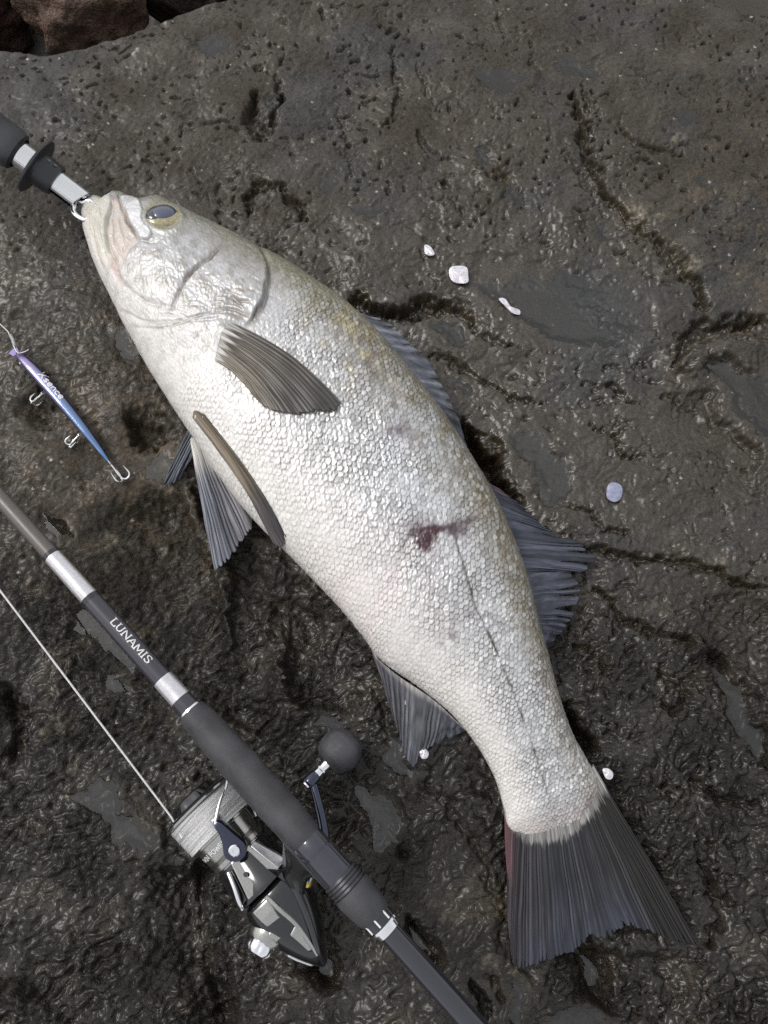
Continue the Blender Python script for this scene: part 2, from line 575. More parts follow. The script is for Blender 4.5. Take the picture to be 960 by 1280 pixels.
# hairline fissures in patches
fz_ = np.abs(fbm(WX * 30 + 2.0, WY * 46, 4, 66))
fis = (1 - sst(0.012, 0.055, fz_)) * sst(0.02, 0.40, fbm(X * 15 + 3, Y * 15, 3, 69))
fis2 = (1 - sst(0.01, 0.05, np.abs(fbm(WX * 62, WY * 40 + 1.0, 3, 73)))) * sst(0.1, 0.45, fbm(X * 18, Y * 18 + 4, 3, 75))
fis = np.maximum(fis, 0.8 * fis2)
H -= 0.0030 * (0.35 + 0.65 * mid + 0.8 * lowright + 0.3 * low) * fis
H = np.where(near, H, 0.05 * fbm(X * 0.9, Y * 0.9, 5, 71) * sst(0.5, 1.6, np.hypot(X, Y)) + 0.004 * fbm(X * 5, Y * 5, 3, 1))

crackmask = np.zeros_like(H)


def box_mask(poly, m):
    p = np.asarray(poly)
    return (PXA > p[:, 0].min() - m) & (PXA < p[:, 0].max() + m) & (PYA > p[:, 1].min() - m) & (PYA < p[:, 1].max() + m)


def crack(poly, w, depth, moss=0.0):
    k = box_mask(poly, 3 * w + 14)
    d, s, t = polydist(JX[k], JY[k], poly)
    wv = w * (0.45 + 0.55 * np.sin(np.pi * np.clip(t, 0.04, 0.96))) * (0.75 + 0.5 * pn(JX[k] * 0.03, JY[k] * 0.03, 14))
    g = np.exp(-(d / np.maximum(wv, 1.2)) ** 2)
    H[k] -= 1.8 * depth * g
    if moss:
        crackmask[k] = np.maximum(crackmask[k], moss * np.exp(-(d / (wv * 1.5)) ** 2))


def ledge(poly, w, depth, reach):
    """ground right of the direction of travel (in picture space) steps down"""
    k = box_mask(poly, reach * 2.2)
    d, s, t = polydist(JX[k], JY[k], poly)
    sd = d * s
    end = sst(0.0, 0.16, t) * sst(0.0, 0.16, 1 - t)
    H[k] -= 2.0 * depth * sst(-w, w, sd) * np.exp(-(np.maximum(sd, 0) / reach) ** 2) * end


cracks = [
    ([(716, 120), (733, 160), (729, 188), (752, 235), (790, 278), (836, 318), (868, 352), (884, 378)], 10, 0.0052, 1.0),
    ([(700, 190), (722, 215), (745, 255), (770, 290)], 6, 0.002, 0.7),
    ([(728, 100), (735, 130), (745, 150)], 6, 0.0025, 0.7),
    ([(960, 392), (925, 403), (890, 402), (868, 412), (850, 432), (846, 455)], 13, 0.006, 0.4),
    ([(590, 180), (600, 205), (625, 225), (650, 245), (656, 262)], 8, 0.004, 0.8),
    ([(525, 175), (533, 200), (545, 210)], 6, 0.004, 0.4),
    ([(776, 165), (795, 180), (830, 190), (850, 190)], 7, 0.003, 0.6),
    ([(830, 140), (850, 132), (872, 138), (878, 150)], 6, 0.003, 0.3),
    ([(318, 120), (315, 150), (335, 165), (350, 120)], 9, 0.005, 0.3),
    ([(345, 100), (352, 125)], 6, 0.003, 0.2),
    ([(310, 270), (312, 245), (325, 230), (345, 235), (370, 255), (378, 275)], 7, 0.0042, 0.6),
    ([(430, 240), (440, 200), (425, 150), (440, 145)], 4, 0.0015, 0.3),
    ([(495, 60), (492, 90), (500, 120), (490, 150), (482, 160)], 6, 0.0026, 0.3),
    ([(521, 85), (530, 110), (545, 140)], 5, 0.0018, 0.7),
    ([(624, 20), (628, 42)], 5, 0.002, 0.8), ([(665, 75), (672, 92)], 4, 0.002, 0.6),
    ([(440, 372), (480, 388), (520, 392), (535, 375), (575, 385), (590, 405), (588, 430)], 10, 0.0055, 0.5),
    ([(540, 440), (575, 455), (600, 475), (640, 495), (680, 505)], 6, 0.003, 0.5),
    ([(590, 415), (620, 425), (650, 435)], 5, 0.0028, 0.6),
    ([(575, 535), (600, 565), (622, 600), (640, 622)], 15, 0.008, 0.5),
    ([(600, 540), (625, 548), (648, 575)], 5, 0.002, 0.4),
    ([(728, 478), (755, 476), (785, 488), (792, 505)], 5, 0.0030, 0.7),
    ([(735, 530), (765, 545), (780, 565), (805, 572)], 5, 0.0028, 0.6),
    ([(828, 490), (850, 500), (872, 508)], 5, 0.0024, 0.5),
    ([(640, 620), (690, 628)], 5, 0.0022, 0.6), ([(710, 626), (745, 650), (760, 665)], 6, 0.003, 0.7),
    ([(750, 665), (785, 668)], 5, 0.0025, 0.5),
    ([(730, 690), (760, 692), (800, 700), (850, 700), (890, 712), (920, 730), (955, 735)], 7, 0.0045, 0.6),
    ([(740, 735), (765, 745), (775, 775), (800, 785), (845, 800), (880, 808)], 7, 0.004, 0.7),
    ([(720, 810), (745, 820), (760, 850)], 6, 0.003, 0.7),
    ([(805, 830), (830, 850), (860, 870), (840, 890), (800, 860)], 6, 0.003, 0.5),
    ([(885, 800), (905, 830), (920, 870), (935, 920)], 11, 0.0055, 0.2),
    ([(700, 880), (715, 910), (735, 930)], 12, 0.006, 0.5),
    ([(870, 980), (900, 1000), (950, 1005)], 10, 0.004, 0.3), ([(880, 1080), (900, 1140), (890, 1180)], 12, 0.004, 0.2),
    ([(160, 520), (180, 545), (200, 560)], 16, 0.006, 0.3),
    ([(55, 480), (40, 500), (60, 520)], 12, 0.003, 0.4),
    ([(5, 870), (25, 900), (10, 940)], 16, 0.005, 0.3),
    ([(505, 1150), (520, 1180), (540, 1200)], 12, 0.006, 0.3), ([(590, 1220), (620, 1230), (640, 1270)], 10, 0.005, 0.4),
    ([(730, 1180), (740, 1230), (755, 1275)], 12, 0.006, 0.2),
    ([(470, 990), (490, 1020), (498, 1060)], 15, 0.005, 0.2),
    ([(375, 1180), (395, 1215), (420, 1225)], 16, 0.006, 0.3),
    ([(560, 1010), (600, 1060), (620, 1120)], 8, 0.002, 0.2),
]
for c in cracks:
    crack(*c)
for l in [
    ([(222, 600), (232, 650), (262, 700), (276, 760), (282, 830), (282, 900)], 9, 0.011, 120),
    ([(352, 690), (345, 740), (346, 800), (362, 860), (400, 900)], 10, -0.006, 70),
    ([(300, 690), (352, 745), (420, 780)], 12, 0.004, 60),
    ([(250, 1080), (240, 1130), (246, 1190), (272, 1260), (285, 1300)], 16, 0.012, 55),
    ([(0, 1215), (40, 1240), (90, 1300)], 16, -0.012, 90),
    ([(842, 470), (845, 430), (880, 408), (965, 400)], 8, -0.006, 110),
    ([(880, 470), (900, 510), (930, 545), (965, 560)], 8, 0.004, 60),
    ([(700, 1165), (760, 1190), (880, 1200)], 12, 0.006, 80),
    ([(890, 800), (930, 850), (965, 905)], 9, 0.005, 60),
]:
    ledge(*l)

def basin(poly, depth, soft=9.0):
    pl = closed(poly, 60)
    k = box_mask(pl, 40)
    d, _, _ = polydist(JX[k], JY[k], pl, True)
    sd = np.where(inside(JX[k], JY[k], pl), d, -d)
    H[k] -= depth * (0.65 * sst(-soft * 0.5, soft, sd) + 0.35 * sst(0, soft * 3, sd))


for b_ in [
    ([(238, 600), (258, 655), (285, 720), (284, 800), (280, 900), (335, 910), (350, 820), (352, 720), (318, 690), (285, 650)], 0.016),
    ([(352, 725), (400, 745), (450, 800), (475, 860), (420, 890), (366, 870)], 0.009),
    ([(560, 515), (600, 548), (646, 622), (640, 640), (600, 600), (570, 560)], 0.016),
    ([(440, 372), (490, 384), (530, 370), (572, 384), (596, 412), (590, 440), (562, 402), (520, 400), (470, 400)], 0.008),
    ([(236, 1080), (264, 1080), (262, 1150), (300, 1255), (290, 1300), (268, 1290), (240, 1180)], 0.018),
    ([(-30, 1225), (40, 1248), (95, 1310), (-30, 1310)], 0.02),
    ([(-10, 860), (30, 875), (28, 950), (-20, 965)], 0.012),
    ([(158, 508), (205, 515), (222, 550), (190, 572), (168, 545)], 0.009),
    ([(846, 455), (852, 425), (880, 404), (970, 392), (970, 420), (900, 428), (868, 445)], 0.009),
    ([(890, 745), (965, 755), (965, 850), (920, 835), (885, 795)], 0.007),
    ([(705, 1180), (760, 1195), (775, 1240), (760, 1300), (725, 1290), (715, 1230)], 0.010),
    ([(378, 1165), (420, 1180), (432, 1235), (398, 1238)], 0.010),
    ([(470, 850), (520, 960), (560, 930), (610, 965), (625, 1010), (590, 995), (540, 1000), (490, 960)], 0.006),
    ([(690, 870), (720, 900), (745, 940), (735, 950), (705, 920)], 0.010),
    ([(496, 1000), (510, 1010), (508, 1070), (490, 1075)], 0.008),
    ([(505, 1145), (540, 1165), (560, 1210), (530, 1215), (510, 1185)], 0.008),
    ([(312, 118), (330, 118), (345, 140), (335, 165), (316, 160)], 0.006),
    ([(18, 505), (70, 500), (75, 530), (40, 535)], 0.005),
]:
    basin(*b_)
basin([(620, 1030), (700, 1045), (760, 970), (800, 1040), (860, 1130), (890, 1200), (800, 1190), (740, 1195), (690, 1225), (630, 1225)], 0.0045, 14)
basin([(600, 600), (650, 620), (750, 685), (750, 720), (730, 770), (690, 820), (660, 760)], 0.004, 12)

# puddles: outline in pixels; the stone is hollowed and a level sheet of water laid in
PUDDLES = [
    ([(236, 46), (250, 50), (275, 42), (287, 52), (283, 66), (268, 72), (252, 68)], 0.0026),
    ([(588, 100), (600, 112), (625, 124), (640, 118), (658, 104), (640, 96), (612, 92)], 0.0014),
    ([(690, 78), (705, 92), (730, 99), (755, 97), (745, 86), (715, 74)], 0.0012),
    ([(525, 184), (534, 200), (546, 208), (548, 196), (538, 182)], 0.003),
    ([(594, 185), (598, 202), (610, 208), (614, 196), (604, 184)], 0.003),
    ([(622, 248), (640, 252), (642, 268), (650, 270), (657, 252), (650, 235), (634, 236)], 0.0024),
    ([(838, 148), (850, 160), (866, 163), (874, 152), (868, 142), (848, 140)], 0.0024),
    ([(870, 222), (874, 234), (886, 234), (889, 224), (880, 217)], 0.002),
    ([(742, 286), (750, 302), (760, 303), (760, 288), (750, 283)], 0.002),
    ([(586, 344), (612, 372), (648, 396), (680, 420), (724, 429), (790, 430), (814, 416), (824, 398), (816, 372), (790, 356), (740, 345), (690, 330), (640, 318), (600, 320)], 0.0013),
    ([(540, 408), (552, 422), (576, 436), (587, 430), (580, 412), (560, 404)], 0.0024),
    ([(560, 474), (572, 490), (590, 492), (592, 480), (576, 470)], 0.002),
    ([(690, 640), (720, 600), (690, 560), (650, 540), (640, 560), (670, 600), (668, 622)], 0.0012),
    ([(880, 455), (905, 475), (925, 508), (945, 530), (975, 545), (975, 480), (935, 462), (900, 445)], 0.0018),
    ([(898, 850), (915, 890), (935, 930), (955, 960), (968, 930), (945, 890), (920, 855)], 0.0018),
    ([(48, 640), (60, 660), (72, 672), (88, 668), (82, 652), (62, 640)], 0.0016),
    ([(82, 800), (110, 796), (130, 812), (150, 838), (166, 825), (150, 800), (125, 770), (98, 758), (86, 772)], 0.0016),
    ([(120, 850), (140, 866), (158, 872), (156, 858), (135, 845)], 0.0014),
    ([(94, 997), (108, 984), (126, 970), (140, 980), (151, 1000), (150, 1018), (168, 1022), (190, 1048), (186, 1062), (160, 1058), (150, 1066), (140, 1048), (132, 1030), (112, 1012)], 0.0026),
    ([(440, 985), (452, 978), (470, 990), (488, 1010), (498, 1030), (494, 1050), (480, 1062), (462, 1058), (470, 1040), (462, 1020), (446, 1004)], 0.0024),
    ([(398, 905), (418, 898), (436, 906), (430, 918), (408, 914)], 0.0018),
    ([(474, 940), (490, 925), (500, 950), (520, 965), (506, 978), (486, 962)], 0.0018),
    ([(508, 1150), (526, 1162), (534, 1192), (522, 1200), (512, 1180)], 0.002),
    ([(586, 1222), (604, 1232), (616, 1262), (604, 1282), (592, 1250)], 0.0018),
    ([(632, 1226), (642, 1244), (640, 1272), (650, 1282), (658, 1250), (646, 1226)], 0.0018),
    ([(736, 1196), (752, 1206), (760, 1236), (748, 1262), (740, 1232)], 0.0026),
    ([(394, 1190), (410, 1200), (414, 1222), (396, 1224), (384, 1208)], 0.0018),
    ([(640, 1300), (700, 1262), (745, 1270), (760, 1300)], 0.0016),
    ([(206, 562), (222, 580), (216, 602), (196, 600), (186, 588)], 0.0014),
    ([(150, 420), (166, 432), (178, 450), (160, 455), (146, 440)], 0.0012),
    ([(428, 258), (446, 262), (470, 258), (480, 266), (466, 274), (440, 270)], 0.0010),
    ([(402, 236), (412, 220), (424, 230), (416, 248), (406, 250)], 0.0010),
]
WATER = []
for poly, dep in PUDDLES:
    pl = closed(poly, 60)
    k = box_mask(pl, 26)
    d, s, t = polydist(JX[k], JY[k], pl, True)
    ins = inside(JX[k], JY[k], pl)
    sd = np.where(ins, -d, d)
    hk = H[k]
    zw = float(np.percentile(hk[ins], 40)) if ins.any() else 0.0
    bed = zw - dep * sst(0, 10, -sd) - 0.0002 + (0.55 if len(poly) > 13 and dep < 0.002 else 0.25) * np.clip(hk - zw, -0.001, 0.0030)
    w = sst(3.5, -3.5, sd) if False else 1 - sst(-3.5, 3.5, sd)
    out = np.maximum(hk, zw + 0.00035 * sst(0, 5, sd))
    keep = np.exp(-(np.maximum(sd - 6, 0) / 7.0) ** 2)
    out = hk * (1 - keep) + out * keep
    H[k] = out * (1 - w) + bed * w
    c = pl.mean(0)
    dv = pl - c
    ln = np.linalg.norm(dv, axis=1)[:, None]
    WATER.append((c, c + dv * (1 + 11.0 / ln), zw))

# a broad shelf under the fish and the tackle keeps the stone level there
# the slab ends along an irregular edge; beyond it the shore drops away
ex = np.array([-900, -300, -100, 0, 40, 75, 110, 150, 190, 220, 250, 300, 400, 560, 720, 850, 915, 960, 1100, 1500, 2000])
ey = np.array([60, 58, 56, 54, 61, 59, 51, 43, 30, 16, 3, -12, -34, -48, -45, -22, 0, 9, 30, 60, 80])
ew = P(ex, ey, 0.0)
ye = np.interp(X, ew[:, 0], ew[:, 1]) + 0.004 * fbm(X * 45, X * 0 + 3, 3, 80)
dd = Y - ye
drop = 0.05 * sst(0.0, 0.03, dd) + 0.34 * sst(0.012, 0.16, dd)
H -= 0.006 * sst(-0.03, 0.0, dd) + drop
H += np.where(dd > 0.05, 0.05 * fbm(X * 7, Y * 7, 4, 84), 0) * sst(0.05, 0.2, dd)
H += 0.062 * np.exp(-(((X + 0.78) / 0.14) ** 2 + ((Y - 0.55) / 0.12) ** 2)) * 0

nx, ny = X.shape
co = np.stack([X, Y, H], -1).reshape(-1, 3)
me = raw_mesh('rock', co, grid_faces(nx, ny))
# colour of the stone: brown-grey with warmer and bluish patches, painted shade low down, moss in the cracks, pale flecks
p1 = fbm(X * 9, Y * 9, 5, 90); p2 = fbm(X * 30, Y * 30, 4, 95); p3 = pn(X * 330, Y * 330, 97); p4 = fbm(X * 55, Y * 55, 3, 99)
base = np.array([0.046, 0.036, 0.024]); warm = np.array([0.098, 0.069, 0.036]); cold = np.array([0.036, 0.038, 0.039]); shadec = np.array([0.013, 0.010, 0.006])
mossc = np.array([0.040, 0.027, 0.008])
c = np.broadcast_to(base, X.shape + (3,)).copy()


def mixc(c, col, w):
    w = np.clip(w, 0, 1)[..., None]
    return c * (1 - w) + col * w


warmzone = np.exp(-(((PXA - 150) / 170) ** 2 + ((PYA - 640) / 230) ** 2)) + 0.6 * np.exp(-(((PXA - 940) / 120) ** 2 + ((PYA - 300) / 140) ** 2)) + 0.4 * np.exp(-(((PXA - 620) / 120) ** 2 + ((PYA - 1150) / 120) ** 2))
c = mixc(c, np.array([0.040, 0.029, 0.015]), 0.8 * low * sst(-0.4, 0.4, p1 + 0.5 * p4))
c = mixc(c, cold, 0.75 * sst(-0.1, 0.5, p1) * (0.5 + 0.5 * mid + 0.4 * top))
c = mixc(c, warm, 0.55 * sst(0.05, 0.6, p2) * (0.35 + warmzone) + 0.35 * warmzone * sst(-0.4, 0.3, p4))
c = mixc(c, shadec, 0.92 * low * sst(-0.9, 0.2, -p2 + 0.5 * p4))  # shade on the camera side, painted into the low part's colour
c = mixc(c, warm * 1.9, 0.6 * sst(0.35, 0.7, p4) * sst(0.1, 0.5, p3) * (0.3 + warmzone))
c = mixc(c, np.array([0.030, 0.019, 0.007]), 0.7 * fis + 0.55 * pit * (0.4 + 0.6 * top))
c = mixc(c, mossc, crackmask * (0.65 + 0.3 * p3))
c *= (1 + 0.35 * np.clip(p3, -1, 1))[..., None]
fl = (rs.rand(*X.shape) > 0.9965) & (fbm(X * 14, Y * 14, 2, 111) > -0.05 + 0.3 * low)
fl = fl * rs.rand(*X.shape) ** 1.5
flb = fl * (rs.rand(*X.shape) > 0.6)
fl = np.maximum.reduce([fl, np.roll(flb, 1, 0), np.roll(flb, 1, 1)])
c = mixc(c, np.array([0.62, 0.57, 0.48]), fl * 0.9)
for (fx, fy, fr_) in [(845, 176, 5), (855, 182, 3), (704, 180, 2), (866, 286, 3), (831, 440, 4), (130, 680, 9), (140, 672, 6), (215, 620, 8), (800, 268, 9), (826, 270, 5), (866, 330, 6), (805, 632, 3), (880, 648, 2), (900, 700, 7), (638, 462, 4), (670, 510, 3), (395, 174, 2), (475, 158, 2), (336, 48, 3), (205, 25, 4), (168, 66, 2), (590, 425, 3), (880, 520, 3), (612, 1200, 7), (80, 905, 9), (60, 915, 7), (95, 955, 8), (640, 1205, 6)]:
    g = np.exp(-(((JX - fx) / fr_) ** 2 + ((JY - fy) / fr_) ** 2))
    c = mixc(c, np.array([0.36, 0.31, 0.22]) if fr_ > 4 else np.array([0.6, 0.57, 0.52]), 0.7 * g * (0.55 + 0.6 * p3))
far_ = ~near
c[far_] = base
c = np.clip(c * 0.62, 0.005, 0.8)
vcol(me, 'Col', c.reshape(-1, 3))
wetv = np.clip(0.62 + 0.35 * mid - 0.02 * low - 0.45 * warmzone - 0.38 * top + 0.5 * p2, 0.0, 1.0)
vflt(me, 'wet', np.where(near, wetv, 0.5)); vflt(me, 'rough', np.clip(rough * patchy, 0, 1.3))
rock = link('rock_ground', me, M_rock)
rock['kind'] = 'structure'


def rock_z(x, y):
    i = np.clip(np.searchsorted(GXS, x) - 1, 0, nx - 2); j = np.clip(np.searchsorted(GYS, y) - 1, 0, ny - 2)
    return np.maximum(np.maximum(H[i, j], H[i + 1, j]), np.maximum(H[i, j + 1], H[i + 1, j + 1]))


def rock_mean(x, y, r=0.006):
    xs, ys = np.meshgrid(np.linspace(-r, r, 7), np.linspace(-r, r, 7))
    return float(rock_z(x + xs.ravel(), y + ys.ravel()).mean())


for cpt, pl, zw in WATER:
    w0 = P(pl[:, 0], pl[:, 1], zw); wc = P(cpt[0], cpt[1], zw)
    fs_ = np.linspace(0.35, 1.35, 60)
    ray_ = wc[None, None] + (w0 - wc)[None] * fs_[:, None, None]
    hit = rock_z(ray_[..., 0], ray_[..., 1]) > zw + 0.00015
    first = np.where(hit.any(0), fs_[hit.argmax(0)] + 0.03, 0.9)
    w0 = wc + (w0 - wc) * first[:, None]
    m = 10
    rings = np.concatenate([wc[None, None] + (w0 - wc)[None] * f for f in np.linspace(0.05, 1, m)], 0)
    v, f, t = close_ends(rings.reshape(-1, 3), grid_faces(m, len(pl), True), m, len(pl))
    t = t[:len(pl)]
    pm = poly_mesh('puddle', v[:-1], f, t)
    if pm.polygons[0].normal.z < 0:
        pm.flip_normals()
    o = link('puddle', pm, M_water)
    o['kind'] = 'structure'

# ------------------------------------------------------------------ boulders on the shore below the edge
M_boulder = rock_mat('boulder_rock', 0.5)


def boulder(px, py, z, r, sq, seed, label, colr):
    bm = bmesh.new()
    bmesh.ops.create_icosphere(bm, subdivisions=5, radius=1.0)
    v = np.array([p.co[:] for p in bm.verts])
    k = 1 + 0.30 * fbm(v[:, 0] * 1.3 + seed, v[:, 1] * 1.3 + v[:, 2] * 0.9, 4, seed) + 0.10 * fbm(v[:, 0] * 4 + v[:, 2] * 3, v[:, 1] * 4 - v[:, 2] * 2, 3, seed + 5)
    cells = np.round(v * 1.5) * 0.12
    v = (v * k[:, None] + cells * 0.5) * np.array(sq) * r
    for p, q in zip(bm.verts, v):
        p.co = q
    for f in bm.faces:
        f.smooth = True
    me = bpy.data.meshes.new('boulder'); bm.to_mesh(me); bm.free()
    n1 = fbm(v[:, 0] * 40, v[:, 1] * 40 + v[:, 2] * 33, 4, seed + 9)
    n2 = sst(0.1, 0.5, fbm(v[:, 0] * 70, v[:, 1] * 70 + v[:, 2] * 50, 3, seed + 3))
    cc = np.array(colr)[None] * (1 + 0.5 * n1[:, None])
    cc = cc * (1 - 0.5 * n2[:, None]) + 0.5 * n2[:, None] * np.array([[0.05, 0.045, 0.015]])
    vcol(me, 'Col', np.clip(cc, 0.01, 0.6)); vflt(me, 'wet', np.full(len(v), 0.35)); vflt(me, 'rough', np.full(len(v), 0.5))
    o = link('boulder', me, M_boulder)
    o.location = PV(px, py, z)
    o.rotation_euler = (seed * 0.7, seed * 0.3, seed * 1.1)
    tag(o, label, 'rock', 'boulders below the slab edge')


boulder(108, -10, -0.30, 0.085, (1, 0.9, 0.7), 3, 'pinkish brown boulder with a mossy patch below the slab edge', (0.10, 0.062, 0.048))
boulder(-25, 5, -0.34, 0.075, (1, 0.8, 0.7), 5, 'dark reddish boulder below the slab, in line with the black gripper handle', (0.07, 0.038, 0.032))
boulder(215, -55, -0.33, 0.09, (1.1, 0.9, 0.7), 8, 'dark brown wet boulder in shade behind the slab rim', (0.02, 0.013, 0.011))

# ------------------------------------------------------------------ the fish
FISH = thing('fish', 'large silver sea bass lying on its side across the wet rock', 'fish', PV(430, 640, 0.0))
Vp = [(103, 262), (103, 270), (104, 278), (105, 287), (108, 298), (112, 310), (117, 325), (124, 342), (131, 357), (138, 371), (147, 390), (158, 412), (190, 468), (228, 527), (270, 590), (320, 652), (372, 705), (420, 755), (452, 793), (478, 826), (522, 857), (564, 892), (596, 932), (618, 972), (630, 1012), (636, 1034), (658, 1046)]
Dp = [(112, 250), (122, 247), (133, 252), (141, 250), (150, 243), (162, 247), (174, 256), (188, 254), (204, 251), (222, 260), (242, 270), (278, 287), (335, 317), (393, 352), (448, 394), (498, 446), (543, 503), (583, 562), (616, 616), (641, 672), (661, 730), (677, 790), (693, 850), (711, 905), (733, 948), (747, 980), (736, 1026)]
Tp = [0.006, 0.0085, 0.0105, 0.012, 0.0145, 0.0165, 0.019, 0.0215, 0.0235, 0.026, 0.0283, 0.0305, 0.0335, 0.0355, 0.0365, 0.0365, 0.0355, 0.034, 0.0315, 0.0285, 0.025, 0.0215, 0.0175, 0.014, 0.0105, 0.0075, 0.0025]
Zp = [0.023, 0.0235, 0.0238, 0.024, 0.0247, 0.0255, 0.0262, 0.027, 0.0278, 0.0285, 0.0295, 0.0305, 0.0325, 0.0345, 0.0355, 0.0355, 0.0345, 0.033, 0.0305, 0.0275, 0.0245, 0.0215, 0.018, 0.015, 0.012, 0.0105, 0.009]
NU, NT_, NB = 900, 270, 30
Vc, Dc = cr(Vp, NU), cr(Dp, NU)
Tc, Zc = cr(Tp, NU)[:, 0], cr(Zp, NU)[:, 0]
# even out the spacing along the body
md = 0.5 * (Vc + Dc)
ss = np.concatenate([[0], np.cumsum(np.linalg.norm(np.diff(md, axis=0), axis=1))])
qs = np.linspace(0, ss[-1], NU)
Vc = np.stack([np.interp(qs, ss, Vc[:, k]) for k in (0, 1)], -1); Dc = np.stack([np.interp(qs, ss, Dc[:, k]) for k in (0, 1)], -1)
Tc = np.interp(qs, ss, Tc); Zc = np.interp(qs, ss, Zc)
# theta 0 = back, pi = belly edge; upper flank dense, lower flank coarse
# denser where the flank faces the camera: spacing by chord
cc_ = np.linspace(1, -1, NT_)
th_top = np.arccos(np.clip(cc_ * 0.82 + 0.18 * np.cos(np.linspace(0, np.pi, NT_)), -1, 1))
th_bot = np.linspace(np.pi, 2 * np.pi, NB + 2)[1:-1]
TH = np.concatenate([th_top, th_bot])
NV = len(TH)
cth, sth = np.cos(TH), np.sin(TH)
prof = np.sign(sth) * np.abs(sth) ** 0.92
mid_ = 0.5 * (Dc + Vc); half = 0.5 * (Dc - Vc)
FPXg = mid_[:, None, 0] + half[:, None, 0] * cth[None]
FPYg = mid_[:, None, 1] + half[:, None, 1] * cth[None]
B0 = P(FPXg, FPYg, Zc[:, None] + 0 * FPXg)
B0[..., 2] += Tc[:, None] * prof[None]
du = np.gradient(B0, axis=0); dv = np.gradient(B0, axis=1)
NRM = np.cross(dv, du); NRM /= np.linalg.norm(NRM, axis=-1)[..., None] + 1e-12
if NRM[NU // 2, NT_ // 2, 2] < 0:
    NRM = -NRM
BX, BY = pix(B0)                                  # where each body point shows in the photograph
upper = (np.arange(NV) < NT_)[None] & np.ones((NU, 1), bool)
acoord = np.concatenate([[0], np.cumsum(np.linalg.norm(np.diff(P(mid_[:, 0], mid_[:, 1], Zc), axis=0), axis=1))])[:, None] + 0 * BX
seglen = np.linalg.norm(np.diff(B0, axis=1), axis=-1)
bc = np.concatenate([np.zeros((NU, 1)), np.cumsum(seglen, axis=1)], axis=1)
bc = bc - bc[:, NT_ // 2][:, None]
D = np.zeros_like(BX)

# operculum edge: everything behind it carries scales
OPER = [(296, 292), (318, 303), (331, 322), (334, 345), (330, 370), (319, 394), (306, 404), (270, 420), (225, 470), (180, 520)]
d_op, s_op, t_op = polydist(BX, BY, OPER)
sd_op = -d_op * s_op
if sd_op[int(NU * 0.6), NT_ // 2] < 0:
    sd_op = -sd_op                                # positive behind the gill cover
scaly = sst(2, 16, sd_op) * upper
vfrac = (1 - cth[None]) * 0.5 + 0 * BX             # 0 back .. 1 belly
ufrac = np.linspace(0, 1, NU)[:, None] + 0 * BX
big = sst(0.02, 0.10, vfrac) * (1 - 0.75 * sst(0.52, 0.85, vfrac)) * sst(0, 60, sd_op)
size = 0.0047 * np.interp(ufrac[:, :1], [0, 0.3, 0.6, 0.85, 1.0], [0.85, 1.0, 1.0, 0.82, 0.62]) * np.ones_like(BX)
Acol = np.concatenate([[0], np.cumsum(np.diff(acoord[:, 0]) / size[:-1, 0])])[:, None] + 0 * BX
Brow = bc / (size * 0.92) + 0.15 * fbm(acoord * 22, bc * 22, 2, 130)
Acol = Acol + 0.15 * fbm(acoord * 22 + 4, bc * 22, 2, 133)
spc, rr, rb = 0.62, 0.86, 0.70
found = np.zeros(BX.shape, bool); lift = np.zeros_like(BX); edge = np.ones_like(BX); rnd1 = np.zeros_like(BX); rnd2 = np.zeros_like(BX); latp = np.zeros_like(BX)
i0 = np.floor((Acol - rr) / spc).astype(np.int64)
for k in range(5):
    ii = i0 + k
    off = 0.5 * (ii & 1)
    jj = np.round(Brow - off).astype(np.int64)
    cax = ii * spc + 0.26 * (hash2(ii, jj, 1) - 0.5); cby = jj + off + 0.24 * (hash2(ii, jj, 2) - 0.5)
    ea, eb = (Acol - cax) / rr, (Brow - cby) / rb
    r2 = ea ** 2 + eb ** 2
    m = (~found) & (r2 < 1)
    found |= m
    lift = np.where(m, 0.5 * (ea + 1) + 0.25 * (1 - eb ** 2), lift)
    edge = np.where(m, 1 - np.sqrt(r2), edge)
    latp = np.where(m, eb, latp)
    rnd1 = np.where(m, hash2(ii, jj, 3), rnd1); rnd2 = np.where(m, hash2(ii, jj, 4), rnd2)
fine0 = pn(acoord * 600, bc * 600, 139)
amp = (0.00022 + 0.00070 * big) * scaly * (0.75 + 0.5 * sst(-0.4, 0.4, fbm(acoord * 30, bc * 30, 2, 137)))
D += amp * (lift - 0.55 + (rnd1 - 0.5) * 0.5 + latp * (rnd2 - 0.5) * 1.3 + 0.35 * fine0)
# finer, irregular skin texture on cheek, throat and belly
fine = pn(acoord * 750, bc * 750, 140); fine2 = pn(acoord * 420, bc * 420, 141)
D += upper * (1 - big * scaly) * (0.00016 * fine + 0.00020 * fine2 + 0.00022 * np.abs(pn(acoord * 260 + 3 * fine2 * 0.2, bc * 330, 142)))
mott = fbm(acoord * 120, bc * 120, 4, 147)
# soft dents and folds of the flesh
D += upper * 0.0010 * fbm(acoord * 16, bc * 16, 3, 145) * sst(0.02, 0.1, ufrac)

Cf = np.broadcast_to(np.array([0.46, 0.46, 0.465]), BX.shape + (3,)).copy()
metal = np.full(BX.shape, 0.30); rgh = np.full(BX.shape, 0.42)


fold1 = fbm(acoord * 70, bc * 70, 3, 161); fold2 = fbm(acoord * 70 + 5, bc * 70, 3, 163); fold3 = fbm(acoord * 45, bc * 45, 2, 165)


